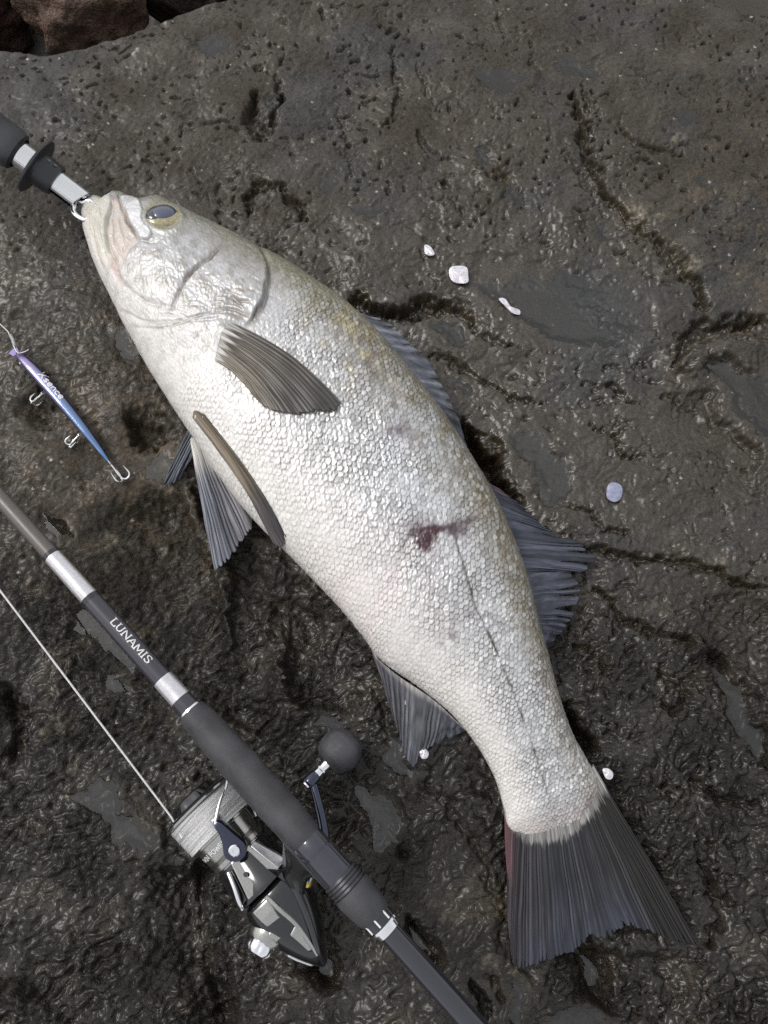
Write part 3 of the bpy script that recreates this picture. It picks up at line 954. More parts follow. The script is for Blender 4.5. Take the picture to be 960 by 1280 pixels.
def fgroove(poly, w, depth, dark=0.0, col=(0.16, 0.13, 0.11)):
    global Cf
    p = np.asarray(poly)
    k = upper & (BX > p[:, 0].min() - 4 * w - 4) & (BX < p[:, 0].max() + 4 * w + 4) & (BY > p[:, 1].min() - 4 * w - 4) & (BY < p[:, 1].max() + 4 * w + 4)
    pr = resample(poly, 40)
    d, s, t = polydist(BX[k] + 2.2 * fold1[k], BY[k] + 2.2 * fold2[k], pr)
    w = w * (0.7 + 0.7 * np.clip(fold3[k] + 0.4, 0, 1.2))
    taper = np.sin(np.pi * np.clip(t, 0.03, 0.97)) ** 0.5
    g = np.exp(-(d / w) ** 2) * taper
    D[k] -= depth * g
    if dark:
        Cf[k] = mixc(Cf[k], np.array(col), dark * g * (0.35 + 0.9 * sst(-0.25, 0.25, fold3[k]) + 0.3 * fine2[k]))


def fstep(poly, w, h, reach):
    """plate on the left of the travel direction stands proud by h, fading over reach"""
    p = np.asarray(poly)
    k = upper & (BX > p[:, 0].min() - 3 * reach) & (BX < p[:, 0].max() + 3 * reach) & (BY > p[:, 1].min() - 3 * reach) & (BY < p[:, 1].max() + 3 * reach)
    pr = resample(poly, 40)
    d, s, t = polydist(BX[k], BY[k], pr)
    sd = -d * s
    end = sst(0, 0.3, t) * sst(0, 0.3, 1 - t)
    D[k] += h * sst(-w, w, sd) * np.exp(-(np.maximum(sd, 0) / reach) ** 2) * end


# colour layout of the flank
back = 1 - sst(0.09, 0.34, vfrac + 0.05 * fbm(acoord * 40, bc * 40, 2, 150))
bl = sst(0.50, 0.92, vfrac)
Cf = mixc(Cf, np.array([0.150, 0.120, 0.056]), 0.92 * back * (0.75 + 0.5 * (rnd2 - 0.5)) * sst(0.10, 0.22, ufrac) * (1 - 0.45 * sst(0.75, 1, ufrac)))
Cf = mixc(Cf, np.array([0.15, 0.145, 0.09]), 0.75 * back * (1 - sst(0.1, 0.22, ufrac)))
gold = np.exp(-((BX - 440) / 60) ** 2 - ((BY - 420) / 70) ** 2)
Cf = mixc(Cf, np.array([0.40, 0.33, 0.15]), 0.45 * gold * sst(-0.1, 0.5, fbm(acoord * 60, bc * 60, 2, 152)))
Cf = mixc(Cf, np.array([0.64, 0.61, 0.575]), 0.8 * bl)
Cf = mixc(Cf, np.array([0.66, 0.57, 0.57]), 0.5 * np.exp(-((BX - 470) / 80) ** 2 - ((BY - 740) / 75) ** 2) * sst(-0.5, 0.4, fbm(acoord * 40, bc * 40, 3, 154)))
Cf = mixc(Cf, np.array([0.52, 0.545, 0.59]), 0.55 * np.exp(-((BX - 520) / 60) ** 2 - ((BY - 570) / 90) ** 2) * sst(-0.3, 0.4, fbm(acoord * 50, bc * 50, 3, 156)))
Cf *= (1 + scaly * big * (rnd1 - 0.5) * 0.50)[..., None]
rim = scaly * (0.35 + 0.65 * big) * (1 - sst(0.0, 0.24, edge)) * (lift > 0.45)
Cf = mixc(Cf, np.array([0.085, 0.075, 0.06]), 0.95 * rim * (0.6 + 0.8 * sst(-0.3, 0.4, fbm(acoord * 35, bc * 35, 2, 158))))
headw = (1 - scaly) * (1 - 0.6 * sst(0.62, 0.9, vfrac))
Cf *= (1 + 0.09 * fine * (1 - 0.5 * big * scaly))[..., None]
Cf = mixc(Cf, np.array([0.30, 0.285, 0.26]), 0.80 * headw * sst(-0.25, 0.5, mott))
Cf *= (1 - 0.12 * headw)[..., None]
D += upper * 0.00055 * mott * headw
metal = metal * (1 - 0.8 * bl) + 0.0
rgh = rgh + 0.20 * (rnd2 - 0.5) * scaly + 0.10 * bl
# lateral line, the bruise and scratches
fgroove([(560, 612), (574, 640), (570, 668), (584, 720), (592, 755), (610, 790), (640, 862), (662, 920), (682, 985), (694, 1036)], 1.7, 0.0003, 0.85, (0.07, 0.055, 0.045))
fgroove([(340, 372), (400, 420), (450, 480), (500, 540), (540, 590), (562, 615)], 1.5, 0.0002, 0.25, (0.2, 0.18, 0.14))
for poly, w, a in [([(512, 662), (545, 662), (580, 652), (598, 648)], 4.0, 1.0), ([(520, 672), (535, 685), (540, 690)], 6.5, 0.85), ([(500, 675), (520, 668), (530, 672)], 7, 0.7), ([(505, 655), (520, 650), (535, 660)], 8, 0.4), ([(574, 690), (580, 712), (586, 730)], 1.6, 0.8), ([(592, 760), (602, 775), (608, 790)], 1.6, 0.7), ([(480, 545), (500, 540), (512, 548)], 6, 0.35), ([(490, 500), (505, 525)], 7, 0.3), ([(596, 765), (586, 770), (578, 772)], 1.5, 0.4), ([(470, 660), (500, 655), (530, 655)], 2.0, 0.3)]:
    fgroove(poly, w, 0.0001, a, (0.075, 0.040, 0.050))
wm = np.exp(-((BX - 548 - 0.2 * (BY - 665)) / 48) ** 2 - ((BY - 666 + 0.18 * (BX - 548)) / 17) ** 2) + 0.7 * np.exp(-((BX - 532) / 16) ** 2 - ((BY - 680) / 14) ** 2)
Cf = mixc(Cf, np.array([0.050, 0.020, 0.026]), 0.95 * upper * wm * sst(-0.05, 0.35, fbm(acoord * 95, bc * 95, 4, 166) + 0.25 * wm - 0.05))
for cx_, cy_, rr_ in ((492, 505, 26), (505, 540, 22), (600, 775, 22), (560, 800, 16), (470, 445, 30)):
    Cf = mixc(Cf, np.array([0.12, 0.085, 0.085]), 0.6 * upper * np.exp(-((BX - cx_) / rr_) ** 2 - ((BY - cy_) / rr_) ** 2) * sst(0.05, 0.45, fbm(acoord * 90 + cx_, bc * 90, 3, 167)))
# head: plates, folds and mouth
fstep([(330, 316), (336, 345), (331, 371), (319, 395), (306, 404)][::-1], 2.5, 0.0042, 46)
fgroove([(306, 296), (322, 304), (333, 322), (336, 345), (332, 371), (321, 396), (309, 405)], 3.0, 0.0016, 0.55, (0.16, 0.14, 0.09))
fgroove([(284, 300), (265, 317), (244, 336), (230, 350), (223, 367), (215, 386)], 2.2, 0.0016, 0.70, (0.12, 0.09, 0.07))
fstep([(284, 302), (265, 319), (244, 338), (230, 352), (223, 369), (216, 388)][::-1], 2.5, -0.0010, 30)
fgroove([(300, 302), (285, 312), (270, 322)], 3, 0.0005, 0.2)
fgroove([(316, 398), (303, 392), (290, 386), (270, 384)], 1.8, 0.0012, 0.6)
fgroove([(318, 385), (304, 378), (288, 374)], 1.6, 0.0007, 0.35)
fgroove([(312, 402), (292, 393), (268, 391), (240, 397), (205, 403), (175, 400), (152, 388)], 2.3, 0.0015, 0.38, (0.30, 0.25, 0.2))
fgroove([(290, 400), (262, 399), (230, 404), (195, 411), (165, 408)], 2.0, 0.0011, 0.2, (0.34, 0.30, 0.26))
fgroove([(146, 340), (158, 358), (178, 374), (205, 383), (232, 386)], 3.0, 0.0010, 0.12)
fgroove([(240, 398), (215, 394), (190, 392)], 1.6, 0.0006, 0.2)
fstep([(312, 400), (280, 391), (240, 397), (205, 403), (170, 399)], 2.0, 0.0015, 26)
rw = np.random.RandomState(4)
for q_ in range(26):
    a0 = rw.rand(); x0_ = 215 + 95 * a0; y0_ = 380 - 26 * a0 + 22 * rw.rand()
    ln_ = 14 + 30 * rw.rand()
    fgroove([(x0_, y0_), (x0_ + ln_ * 0.5, y0_ - 2 + 3 * rw.rand()), (x0_ + ln_, y0_ + 2 + 7 * rw.rand())], 1.1 + 0.6 * rw.rand(), 0.0005, 0.3, (0.22, 0.19, 0.16))
for q_ in range(22):
    x0_ = 160 + 100 * rw.rand(); y0_ = 300 + 60 * rw.rand(); a_ = -0.7 + 0.8 * rw.rand(); ln_ = 8 + 16 * rw.rand()
    fgroove([(x0_, y0_), (x0_ + ln_ * 0.5 * math.cos(a_), y0_ + ln_ * 0.5 * math.sin(a_) + 1), (x0_ + ln_ * math.cos(a_), y0_ + ln_ * math.sin(a_))], 1.2, 0.00035, 0.22, (0.24, 0.22, 0.2))
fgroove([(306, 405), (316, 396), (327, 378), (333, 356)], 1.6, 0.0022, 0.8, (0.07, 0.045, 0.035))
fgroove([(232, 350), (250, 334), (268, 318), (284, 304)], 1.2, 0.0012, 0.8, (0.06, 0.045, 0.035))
# cheek bulge and throat hollow
D += upper * 0.0022 * np.exp(-((BX - 205) / 42) ** 2 - ((BY - 330) / 38) ** 2)
D += upper * 0.0018 * np.exp(-((BX - 290) / 28) ** 2 - ((BY - 345) / 36) ** 2)
D -= upper * 0.0012 * np.exp(-((BX - 230) / 40) ** 2 - ((BY - 440) / 26) ** 2)
# mouth
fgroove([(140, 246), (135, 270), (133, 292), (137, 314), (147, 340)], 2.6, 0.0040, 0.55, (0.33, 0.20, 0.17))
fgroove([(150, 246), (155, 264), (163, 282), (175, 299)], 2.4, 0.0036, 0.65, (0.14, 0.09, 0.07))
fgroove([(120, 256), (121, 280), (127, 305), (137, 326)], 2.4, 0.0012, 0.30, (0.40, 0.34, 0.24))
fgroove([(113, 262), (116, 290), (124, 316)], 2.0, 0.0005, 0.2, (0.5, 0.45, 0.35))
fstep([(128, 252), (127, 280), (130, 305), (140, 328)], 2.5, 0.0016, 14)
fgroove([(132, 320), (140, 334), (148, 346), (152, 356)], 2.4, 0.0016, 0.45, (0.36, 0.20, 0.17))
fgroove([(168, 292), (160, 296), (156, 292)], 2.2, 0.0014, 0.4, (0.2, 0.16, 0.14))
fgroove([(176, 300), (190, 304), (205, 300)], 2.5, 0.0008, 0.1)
k = upper & (BX < 185) & (BY < 310)
QX, QY = BX + 3.0 * fold1, BY + 3.0 * fold2


def soft_in(poly, soft=3.0):
    pr = resample(list(poly) + [poly[0]], 50)[:-1]
    k = (BX < 260) & (BY < 420) & upper
    r = np.zeros_like(BX)
    d, _, _ = polydist(QX[k], QY[k], pr, True)
    r[k] = sst(-soft, soft, np.where(inside(QX[k], QY[k], pr), d, -d))
    return r


plate = soft_in([(151, 245), (170, 250), (177, 262), (179, 278), (191, 291), (186, 301), (174, 297), (162, 278), (154, 260)], 1.6)
Cf = mixc(Cf, np.array([0.62, 0.62, 0.63]), plate * 0.8)
D += 0.0018 * plate
inner = soft_in([(138, 252), (150, 250), (162, 282), (174, 298), (162, 314), (148, 336), (138, 312), (135, 282)])
Cf = mixc(Cf, np.array([0.54, 0.45, 0.385]) , inner * 0.7 * (0.75 + 0.5 * mott))
D -= 0.0012 * inner
jaw = soft_in([(104, 255), (120, 246), (138, 248), (134, 290), (138, 320), (120, 316), (108, 285)])
Cf = mixc(Cf, np.array([0.52, 0.49, 0.41]), jaw * 0.6)
metal = metal * (1 - 0.9 * np.maximum(inner, jaw))
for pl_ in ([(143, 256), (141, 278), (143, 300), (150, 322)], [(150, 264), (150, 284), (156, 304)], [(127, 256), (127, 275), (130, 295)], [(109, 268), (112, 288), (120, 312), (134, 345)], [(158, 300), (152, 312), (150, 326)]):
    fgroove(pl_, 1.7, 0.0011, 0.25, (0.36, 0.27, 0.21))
# snout and crown are olive
crown = upper * (1 - sst(0.03, 0.20, vfrac)) * (1 - sst(0.28, 0.38, ufrac)) * sst(0.10, 0.16, ufrac)
Cf = mixc(Cf, np.array([0.20, 0.20, 0.13]), 0.55 * crown)
# eye socket
de = np.hypot((BX - 204) * 0.93 + (BY - 271) * 0.36, ((BY - 271) * 0.93 - (BX - 204) * 0.36) * 1.25)
D -= upper * 0.0030 * np.exp(-(de / 17) ** 4)
D += upper * 0.0012 * np.exp(-((de - 24) / 4.5) ** 2) * sst(250, 268, BY)
Cf = mixc(Cf, np.array([0.26, 0.24, 0.14]), 0.75 * upper * np.exp(-((de - 20) / 5) ** 2))
# pectoral lobe
D += upper * 0.0022 * np.exp(-((BX - 281) / 12) ** 2 - ((BY - 428) / 20) ** 2)
# tail root reddens and the fin skin begins
tr = sst(0.95, 1.0, ufrac)
Cf = mixc(Cf, np.array([0.30, 0.24, 0.22]), 0.5 * tr)
Cf = np.clip(Cf * 0.96, 0.012, 0.85)

B = B0 + NRM * D[..., None]
v = B.reshape(-1, 3)
f = grid_faces(NU, NV, True)
capA = len(v); v = np.vstack([v, B[0].mean(0)[None], B[-1].mean(0)[None]])
j = np.arange(NV); j2 = (j + 1) % NV
capf = np.vstack([np.stack([np.full(NV, capA), j, j2], -1), np.stack([np.full(NV, capA + 1), (NU - 1) * NV + j2, (NU - 1) * NV + j], -1)])
f3 = np.vstack([f[:, [0, 1, 2]], f[:, [0, 2, 3]], capf])
me = raw_mesh('body', v, f3)
pad = lambda a: np.vstack([a.reshape(NU * NV, -1), np.full((2, a.reshape(NU * NV, -1).shape[1]), 0.3)])
vcol(me, 'Col', pad(Cf)); vflt(me, 'metal', pad(metal)); vflt(me, 'rgh', pad(rgh))


def skin_mat():
    m, nt, N, L, b = new_mat('silver_skin')
    for nm, sock in (('Col', 'Base Color'), ('metal', 'Metallic'), ('rgh', 'Roughness')):
        a = N.new('ShaderNodeAttribute'); a.attribute_name = nm
        L.new(a.outputs['Color' if nm == 'Col' else 'Fac'], b.inputs[sock])
    b.inputs['Coat Weight'].default_value = 0.25
    b.inputs['Coat Roughness'].default_value = 0.22
    b.inputs['Subsurface Weight'].default_value = 0.0
    tc = N.new('ShaderNodeTexCoord')
    nz = N.new('ShaderNodeTexNoise'); nz.inputs['Scale'].default_value = 1600.0; nz.inputs['Detail'].default_value = 3
    L.new(tc.outputs['Object'], nz.inputs['Vector'])
    bp = N.new('ShaderNodeBump'); bp.inputs['Strength'].default_value = 0.35; bp.inputs['Distance'].default_value = 0.0003
    L.new(nz.outputs['Fac'], bp.inputs['Height']); L.new(bp.outputs[0], b.inputs['Normal'])
    return m


body = link('body', me, skin_mat(), FISH)
# flat lookup of the flank surface for fins that lie on it
sub = (slice(None, None, 5), slice(0, NT_, 4))
LX, LY, LZ = BX[sub].ravel(), BY[sub].ravel(), B[sub][..., 2].ravel()


def flank_z(px, py):
    px = np.asarray(px, float).ravel(); py = np.asarray(py, float).ravel()
    z = np.zeros(len(px)); dmin = np.zeros(len(px))
    for a in range(0, len(px), 400):
        d = (px[a:a + 400, None] - LX[None]) ** 2 + (py[a:a + 400, None] - LY[None]) ** 2
        m_ = d.min(1)
        w_ = np.exp(-(d - m_[:, None]) / 70.0)
        z[a:a + 400] = (w_ * LZ[None]).sum(1) / w_.sum(1); dmin[a:a + 400] = np.sqrt(m_)
    return z, dmin


# ---- eye
def dome(name, c, axis, up, ra, rb_, h, mat_, parent, rings=14, seg=40, shift=0.0):
    fr = rot_frame(None, c, axis, up)
    vs = []
    for i in range(1, rings + 1):
        t = i / rings
        a = np.arange(seg) / seg * 2 * np.pi
        vs.append(fr.o + (h * math.sqrt(max(0, 1 - t * t)) + shift) * fr.e + (ra * t * np.cos(a))[:, None] * fr.n + (rb_ * t * np.sin(a))[:, None] * fr.s)
    base = fr.o - 0.003 * fr.e
    vs.append(np.tile(base, (seg, 1)) + (ra * 0.9 * np.cos(a))[:, None] * fr.n + (rb_ * 0.9 * np.sin(a))[:, None] * fr.s)
    v, f, t = close_ends(np.vstack(vs), grid_faces(rings + 1, seg, True), rings + 1, seg)
    v[-2] = fr.o + (h + shift) * fr.e
    me = poly_mesh(name, v, f, t)
    return link(name, me, mat_, parent)


M_iris = mat('eye_iris', (0.30, 0.265, 0.15), 0.2, 0.3, var=0.3, vscale=700, coat=1.0)
M_pupil = mat('eye_lens', (0.045, 0.052, 0.085), 0.08, 0.0, var=0.25, vscale=120, coat=1.0)
M_pdark = mat('eye_dark', (0.010, 0.009, 0.016), 0.1, 0.0, coat=1.0)
zeye = flank_z([204], [272])[0][0]
ec = P(204, 271, zeye - 0.0005)
eax = np.array([0.18, 0.34, 0.92]); eup = P(214, 266, zeye) - P(194, 274, zeye)
eye = dome('eye', ec + (P(206, 273, zeye) - P(204, 271, zeye)), eax, eup, 0.0132, 0.0108, 0.0046, M_iris, FISH)
pd = dome('pupil', ec + (P(201, 270, zeye) - P(204, 271, zeye)), eax, eup + np.array([0, 0.006, 0]), 0.0112, 0.0092, 0.0048, M_pdark, eye, shift=0.0006)
dome('lens', ec + (P(204.5, 269.5, zeye) - P(204, 271, zeye)), eax, eup + np.array([0, 0.006, 0]), 0.0098, 0.0084, 0.0048, M_pupil, eye, shift=0.0012)


# ---- fins
def fin_mat(name):
    m, nt, N, L, b = new_mat(name)
    a = N.new('ShaderNodeAttribute'); a.attribute_name = 'Col'
    L.new(a.outputs['Color'], b.inputs['Base Color'])
    b.inputs['Roughness'].default_value = 0.42
    b.inputs['Specular IOR Level'].default_value = 0.3
    b.inputs['Coat Weight'].default_value = 0.12
    b.inputs['Coat Roughness'].default_value = 0.2
    tl = N.new('ShaderNodeBsdfTranslucent'); L.new(a.outputs['Color'], tl.inputs[0])
    mx = N.new('ShaderNodeMixShader'); mx.inputs[0].default_value = 0.12
    L.new(b.outputs[0], mx.inputs[1]); L.new(tl.outputs[0], mx.inputs[2])
    L.new(mx.outputs[0], N['Material Output'].inputs['Surface'])
    return m


M_fin = fin_mat('fin_membrane')


def fin(name, base, tip, rays, zb, zt, colf, label=None, sub=8, nv=64, bow=0.0, rag=0.08, tear=0.0, ridge=0.00045, on_body=0.0, seed=1, parent=FISH, gamma=1.0, nrag=0.03):
    """fan of rays from the base curve to the tip curve (pixel polylines); zb, zt heights (callable or number)"""
    rg = np.random.RandomState(seed)
    nu = rays * sub + 1
    bb = resample(base, nu); tt = resample(tip, nu)
    u = np.linspace(0, 1, nu)
    ray = np.clip(u * rays + 0.95 * pn(u * rays * 0.38 + seed * 3.3, u * 0 + seed, 168) * np.minimum(1, 12 * u * (1 - u)), 0, rays)
    rid = np.clip(np.round(ray).astype(int), 0, rays)
    rl = rg.rand(rays + 1); rc = rg.rand(rays + 1)
    ph = ray - np.round(ray)                       # 0 on the ray, +-0.5 in the membrane
    ext = 1 - rag * rl[rid] * 0.6 - nrag * (np.abs(ph) * 2) ** 1.5
    ext = ext * (1 - rag * 0.5 * np.abs(pn(u * rays * 0.35 + seed, u * 0, 5)))
    w = np.linspace(0, 1, nv)
    wv = w[None] * ext[:, None]
    dirv = tt - bb
    perp = np.stack([dirv[:, 1], -dirv[:, 0]], -1)
    x = bb[:, None, 0] + dirv[:, None, 0] * wv + perp[:, None, 0] * bow * np.sin(np.pi * wv) * 0.5
    y = bb[:, None, 1] + dirv[:, None, 1] * wv + perp[:, None, 1] * bow * np.sin(np.pi * wv) * 0.5
    x = x + 2.6 * pn(wv * 2.5 + seed, u[:, None] * 6, 171) * wv; y = y + 2.6 * pn(wv * 2.5, u[:, None] * 6 + seed, 172) * wv
    zb_ = np.broadcast_to(np.asarray(zb(u) if callable(zb) else zb, float), u.shape); zt_ = np.broadcast_to(np.asarray(zt(u) if callable(zt) else zt, float), u.shape)
    z = zb_[:, None] * (1 - wv ** gamma) + zt_[:, None] * wv ** gamma
    if on_body:
        fz, dm = flank_z(x, y)
        fz = fz.reshape(x.shape); dm = dm.reshape(x.shape)
        z = np.where(dm < 5, np.maximum(fz + on_body * (0.4 + wv), z * 0), z)
    z = z + 0.0012 * pn(u[:, None] * 5 + seed, wv * 3, 174) * wv
    z = z + ridge * np.cos(2 * np.pi * ray)[:, None] * (0.25 + 0.75 * np.minimum(1, wv * 3)) * (0.15 + 1.25 * rc[rid][:, None])
    # branching of the rays towards the margin
    z = z + ridge * 0.45 * np.cos(6 * np.pi * ray)[:, None] * sst(0.35, 0.8, wv)
    pts = P(x, y, z)
    if not on_body:
        rz = rock_z(pts[..., 0], pts[..., 1]); rz = np.maximum.reduce([rz] + [rock_z(pts[..., 0] + a_, pts[..., 1] + b_) for a_, b_ in ((0.0015, 0), (-0.0015, 0), (0, 0.0015), (0, -0.0015))])
        zz = np.maximum(z, rz * np.clip(wv * 1.6, 0, 1) + 0.0004) 
        pts = P(x, y, zz)
    faces = grid_faces(nu, nv)
    if tear:
        fu = faces[:, 0] // nv; fw = (faces[:, 0] % nv) / nv
        rph = ray[np.clip(fu, 0, nu - 2)] * 0.5 + ray[np.clip(fu + 1, 0, nu - 1)] * 0.5
        gapid = np.floor(rph).astype(int)
        th = 1 - tear * rg.rand(rays + 2)[np.clip(gapid, 0, rays)] ** 1.3
        wid = (0.06 + 0.30 * rg.rand(rays + 2))[np.clip(gapid, 0, rays)]
        gap = np.abs(rph - np.round(rph)) > 0.5 - wid * np.clip((fw - th) / np.maximum(1 - th, 1e-3), 0, 1)
        faces = faces[~(gap & (fw > th))]
    me = raw_mesh(name, pts.reshape(-1, 3), faces)
    col = colf(u[:, None] + 0 * wv, wv, ph[:, None] + 0 * wv, rc[rid][:, None] + 0 * wv)
    st = fbm(ray[:, None] * 1.3 + 0 * wv, wv * 2.2, 3, 180 + seed)
    st2 = pn(ray[:, None] * 3.1 + 0 * wv, wv * 5, 190 + seed)
    col = col * (0.62 + 0.76 * rl[rid][:, None]) [..., None] * (1 + 0.50 * st + 0.30 * st2 + 0.25 * pn(ray[:, None] * 7.0 + 0 * wv, wv * 9, 195 + seed))[..., None]
    vcol(me, 'Col', np.clip(0.68 * col.reshape(-1, 3), 0.005, 0.8))
    bm = bmesh.new(); bm.from_mesh(me)
    loose = [q for q in bm.verts if not q.link_faces]
    bmesh.ops.delete(bm, geom=loose, context='VERTS')
    bm.to_mesh(me); bm.free()
    o = link(name, me, M_fin, parent)
    s = o.modifiers.new('thick', 'SOLIDIFY'); s.thickness = 0.0005; s.offset = -1
    if label:
        o['label'] = label
    return o


def ramp(stops):
    ks = np.array([s[0] for s in stops]); cs = np.array([s[1] for s in stops], float)

    def f(x):
        return np.stack([np.interp(x, ks, cs[:, i]) for i in range(3)], -1)
    return f


def ray_light(col, ph, amt, tint):
    g = np.exp(-(ph / 0.17) ** 2)
    return mixc(col, np.array(tint), amt * g)


tail_k = 0.42
tailU = ramp([(0, (0.075, 0.035, 0.042)), (0.2, (0.055, 0.038, 0.046)), (0.4, (0.050, 0.054, 0.075)), (0.62, (0.038, 0.037, 0.042)), (0.8, (0.030, 0.023, 0.015)), (1, (0.03, 0.024, 0.018))])


def col_tail(u, w, ph, rc):
    c = tailU(u) * tail_k
    c = mixc(c, np.array([0.05, 0.058, 0.09]), 0.55 * sst(0.4, 1.0, w) * (1 - sst(0.75, 0.85, u)) * sst(0.1, 0.3, u))
    c = mixc(c, np.array([0.22, 0.075, 0.085]), 0.6 * (1 - sst(0.02, 0.16, u)) * (1 - sst(0.45, 0.65, w)))
    c = mixc(c, np.array([0.40, 0.39, 0.37]), (1 - sst(0.07, 0.13, w + 0.05 * fbm(u * 60, w * 9, 3, 198) - 0.03 * rc)) * 0.8)
    return ray_light(c, ph, 0.40 * (0.3 + rc) * (1 - 0.6 * sst(0.75, 0.9, u)), (0.12, 0.12, 0.14))


fin('tail_fin', [(630, 1004), (643, 1020), (664, 1031), (690, 1034), (714, 1024), (734, 998), (741, 955)],
    [(634, 1150), (641, 1205), (662, 1211), (690, 1202), (716, 1192), (738, 1172), (758, 1174), (782, 1163), (806, 1166), (836, 1176), (878, 1188)],
    46, lambda u: 0.0115 + 0.001 * u, lambda u: 0.006 + 0 * u, col_tail, nv=120, rag=0.05, tear=0.10, seed=3, ridge=0.00026, nrag=0.012, label='dark forked tail with reddened root')


def col_pec(u, w, ph, rc):
    c = ramp([(0, (0.19, 0.165, 0.125)), (0.4, (0.12, 0.10, 0.075)), (1, (0.075, 0.064, 0.056))])(u)
    c = mixc(c, np.array([0.055, 0.052, 0.054]), sst(0.3, 0.9, w) * 0.8 * sst(0.1, 0.5, u))
    c = mixc(c, np.array([0.58, 0.56, 0.53]), 0.9 * (1 - sst(0.03, 0.13, w + 0.05 * np.sin(u * 40))))
    return ray_light(c, ph, 0.25 * (0.1 + rc), (0.28, 0.25, 0.20))


fin('pectoral_fin', [(269, 451), (273, 432), (279, 414), (288, 402)], [(318, 497), (334, 510), (360, 519), (398, 517), (424, 514), (432, 509)],
    19, 0.07, 0.07, col_pec, nv=80, bow=0.13, rag=0.05, tear=0.05, on_body=0.0012, seed=5, ridge=0.00016, nrag=0.006)


def col_pelv(u, w, ph, rc):
    c = ramp([(0, (0.30, 0.31, 0.34)), (0.4, (0.20, 0.215, 0.26)), (1, (0.30, 0.28, 0.29))])(u)
    c = mixc(c, np.array([0.68, 0.65, 0.60]), 0.95 * (1 - sst(0.05, 0.34, w - 0.1 * u)))
    dk = np.clip(1 - np.abs(ph) * 2, 0, 1)
    return mixc(c, np.array([0.05, 0.05, 0.065]), 0.75 * (1 - dk) * sst(0.15, 0.4, w) * (0.4 + 0.6 * rc))


pel = fin('pelvic_fin', [(240, 560), (239, 548), (247, 548), (258, 556)], [(262, 690), (273, 717), (286, 704), (300, 684), (314, 668), (319, 648)],
          13, lambda u: 0.020 + 0.006 * u, lambda u: 0.012 + 0.004 * u, col_pelv, nv=90, rag=0.05, seed=7, ridge=0.0007, gamma=0.8, label='pale blue-grey pelvic fin fanned out on the rock')


def col_spine(u, w, ph, rc):
    c = ramp([(0, (0.46, 0.40, 0.33)), (0.45, (0.24, 0.19, 0.13)), (1, (0.10, 0.08, 0.06))])(u)
    c = mixc(c, np.array([0.10, 0.095, 0.11]), sst(0.45, 0.8, w) * 0.85)
    return c


fin('pelvic_fin', [(241, 522), (244, 513), (256, 518)], [(346, 686), (354, 683), (358, 672)], 4, lambda u: 0.030 + 0.003 * u, lambda u: 0.018 + 0.010 * u, col_spine,
    nv=90, bow=0.06, rag=0.0, seed=9, ridge=0.00012, gamma=1.0, on_body=0.0007, label='brown pelvic fin folded flat along the belly', sub=12)
fin('pelvic_fin', [(236, 536), (243, 546), (244, 566)], [(206, 598), (206, 607), (218, 605), (228, 592)], 7, 0.014, 0.006, lambda u, w, ph, rc: mixc(np.broadcast_to(np.array([0.13, 0.145, 0.18]), u.shape + (3,)).copy(), np.array([0.04, 0.04, 0.05]), np.abs(ph) * 1.6),
    nv=60, rag=0.05, seed=11, ridge=0.0006, label='narrow dark far-side pelvic fin poking out below the belly')


def col_dor(u, w, ph, rc):
    c = np.broadcast_to(np.array([0.155, 0.165, 0.20]), u.shape + (3,)).copy()
    c = mixc(c, np.array([0.06, 0.065, 0.085]), 0.7 * np.clip(np.abs(ph) * 2, 0, 1) * sst(0.1, 0.6, w))
    return ray_light(c, ph, 0.5 * (0.2 + rc), (0.34, 0.34, 0.36))


def col_dor2(u, w, ph, rc):
    c = np.broadcast_to(np.array([0.080, 0.088, 0.120]), u.shape + (3,)).copy()
    c = mixc(c, np.array([0.028, 0.03, 0.040]), 0.8 * np.clip(np.abs(ph) * 2, 0, 1) * sst(0.25, 0.8, w))
    c = mixc(c, np.array([0.30, 0.10, 0.13]), 0.5 * (1 - sst(0.0, 0.12, u)) * sst(0.15, 0.4, w) * (1 - sst(0.5, 0.7, w)))
    return ray_light(c, ph, 0.35 * (0.2 + rc), (0.20, 0.21, 0.25))


fin('spiny_dorsal_fin', [(436, 388), (462, 412), (490, 444), (516, 474), (540, 506), (562, 540)], [(478, 400), (508, 420), (536, 448), (560, 486), (576, 524), (584, 560)],
    12, lambda u: 0.030 + 0.002 * np.sin(np.pi * u), lambda u: 0.016 - 0.002 * u, col_dor, nv=50, sub=14, rag=0.22, tear=0.5, seed=13, ridge=0.0006, bow=0.05, label='spiny grey dorsal fin folded back along the spine')
fin('soft_dorsal_fin', [(604, 598), (618, 622), (632, 652), (646, 690), (658, 725), (668, 760), (676, 795), (680, 806)], [(640, 622), (690, 662), (722, 678), (745, 690), (740, 714), (716, 712), (728, 732), (722, 756), (708, 782), (694, 800), (684, 810)],
    24, lambda u: 0.027 - 0.006 * u, lambda u: 0.010 - 0.002 * u, col_dor2, nv=90, sub=16, rag=0.14, tear=0.6, seed=17, ridge=0.0007, label='dark ragged soft dorsal fin spread on the rock')


def col_anal(u, w, ph, rc):
    c = ramp([(0, (0.20, 0.15, 0.16)), (0.12, (0.10, 0.10, 0.13)), (0.6, (0.085, 0.088, 0.10)), (1, (0.14, 0.15, 0.19))])(u)
    c = mixc(c, np.array([0.045, 0.05, 0.075]), sst(0.5, 1.0, w) * 0.6 * (1 - sst(0.7, 1, u)))
    c = mixc(c, np.array([0.58, 0.54, 0.52]), (1 - sst(0.0, 0.12, w)) * 0.7)
    return ray_light(c, ph, 0.40 * (0.2 + rc), (0.30, 0.30, 0.31))


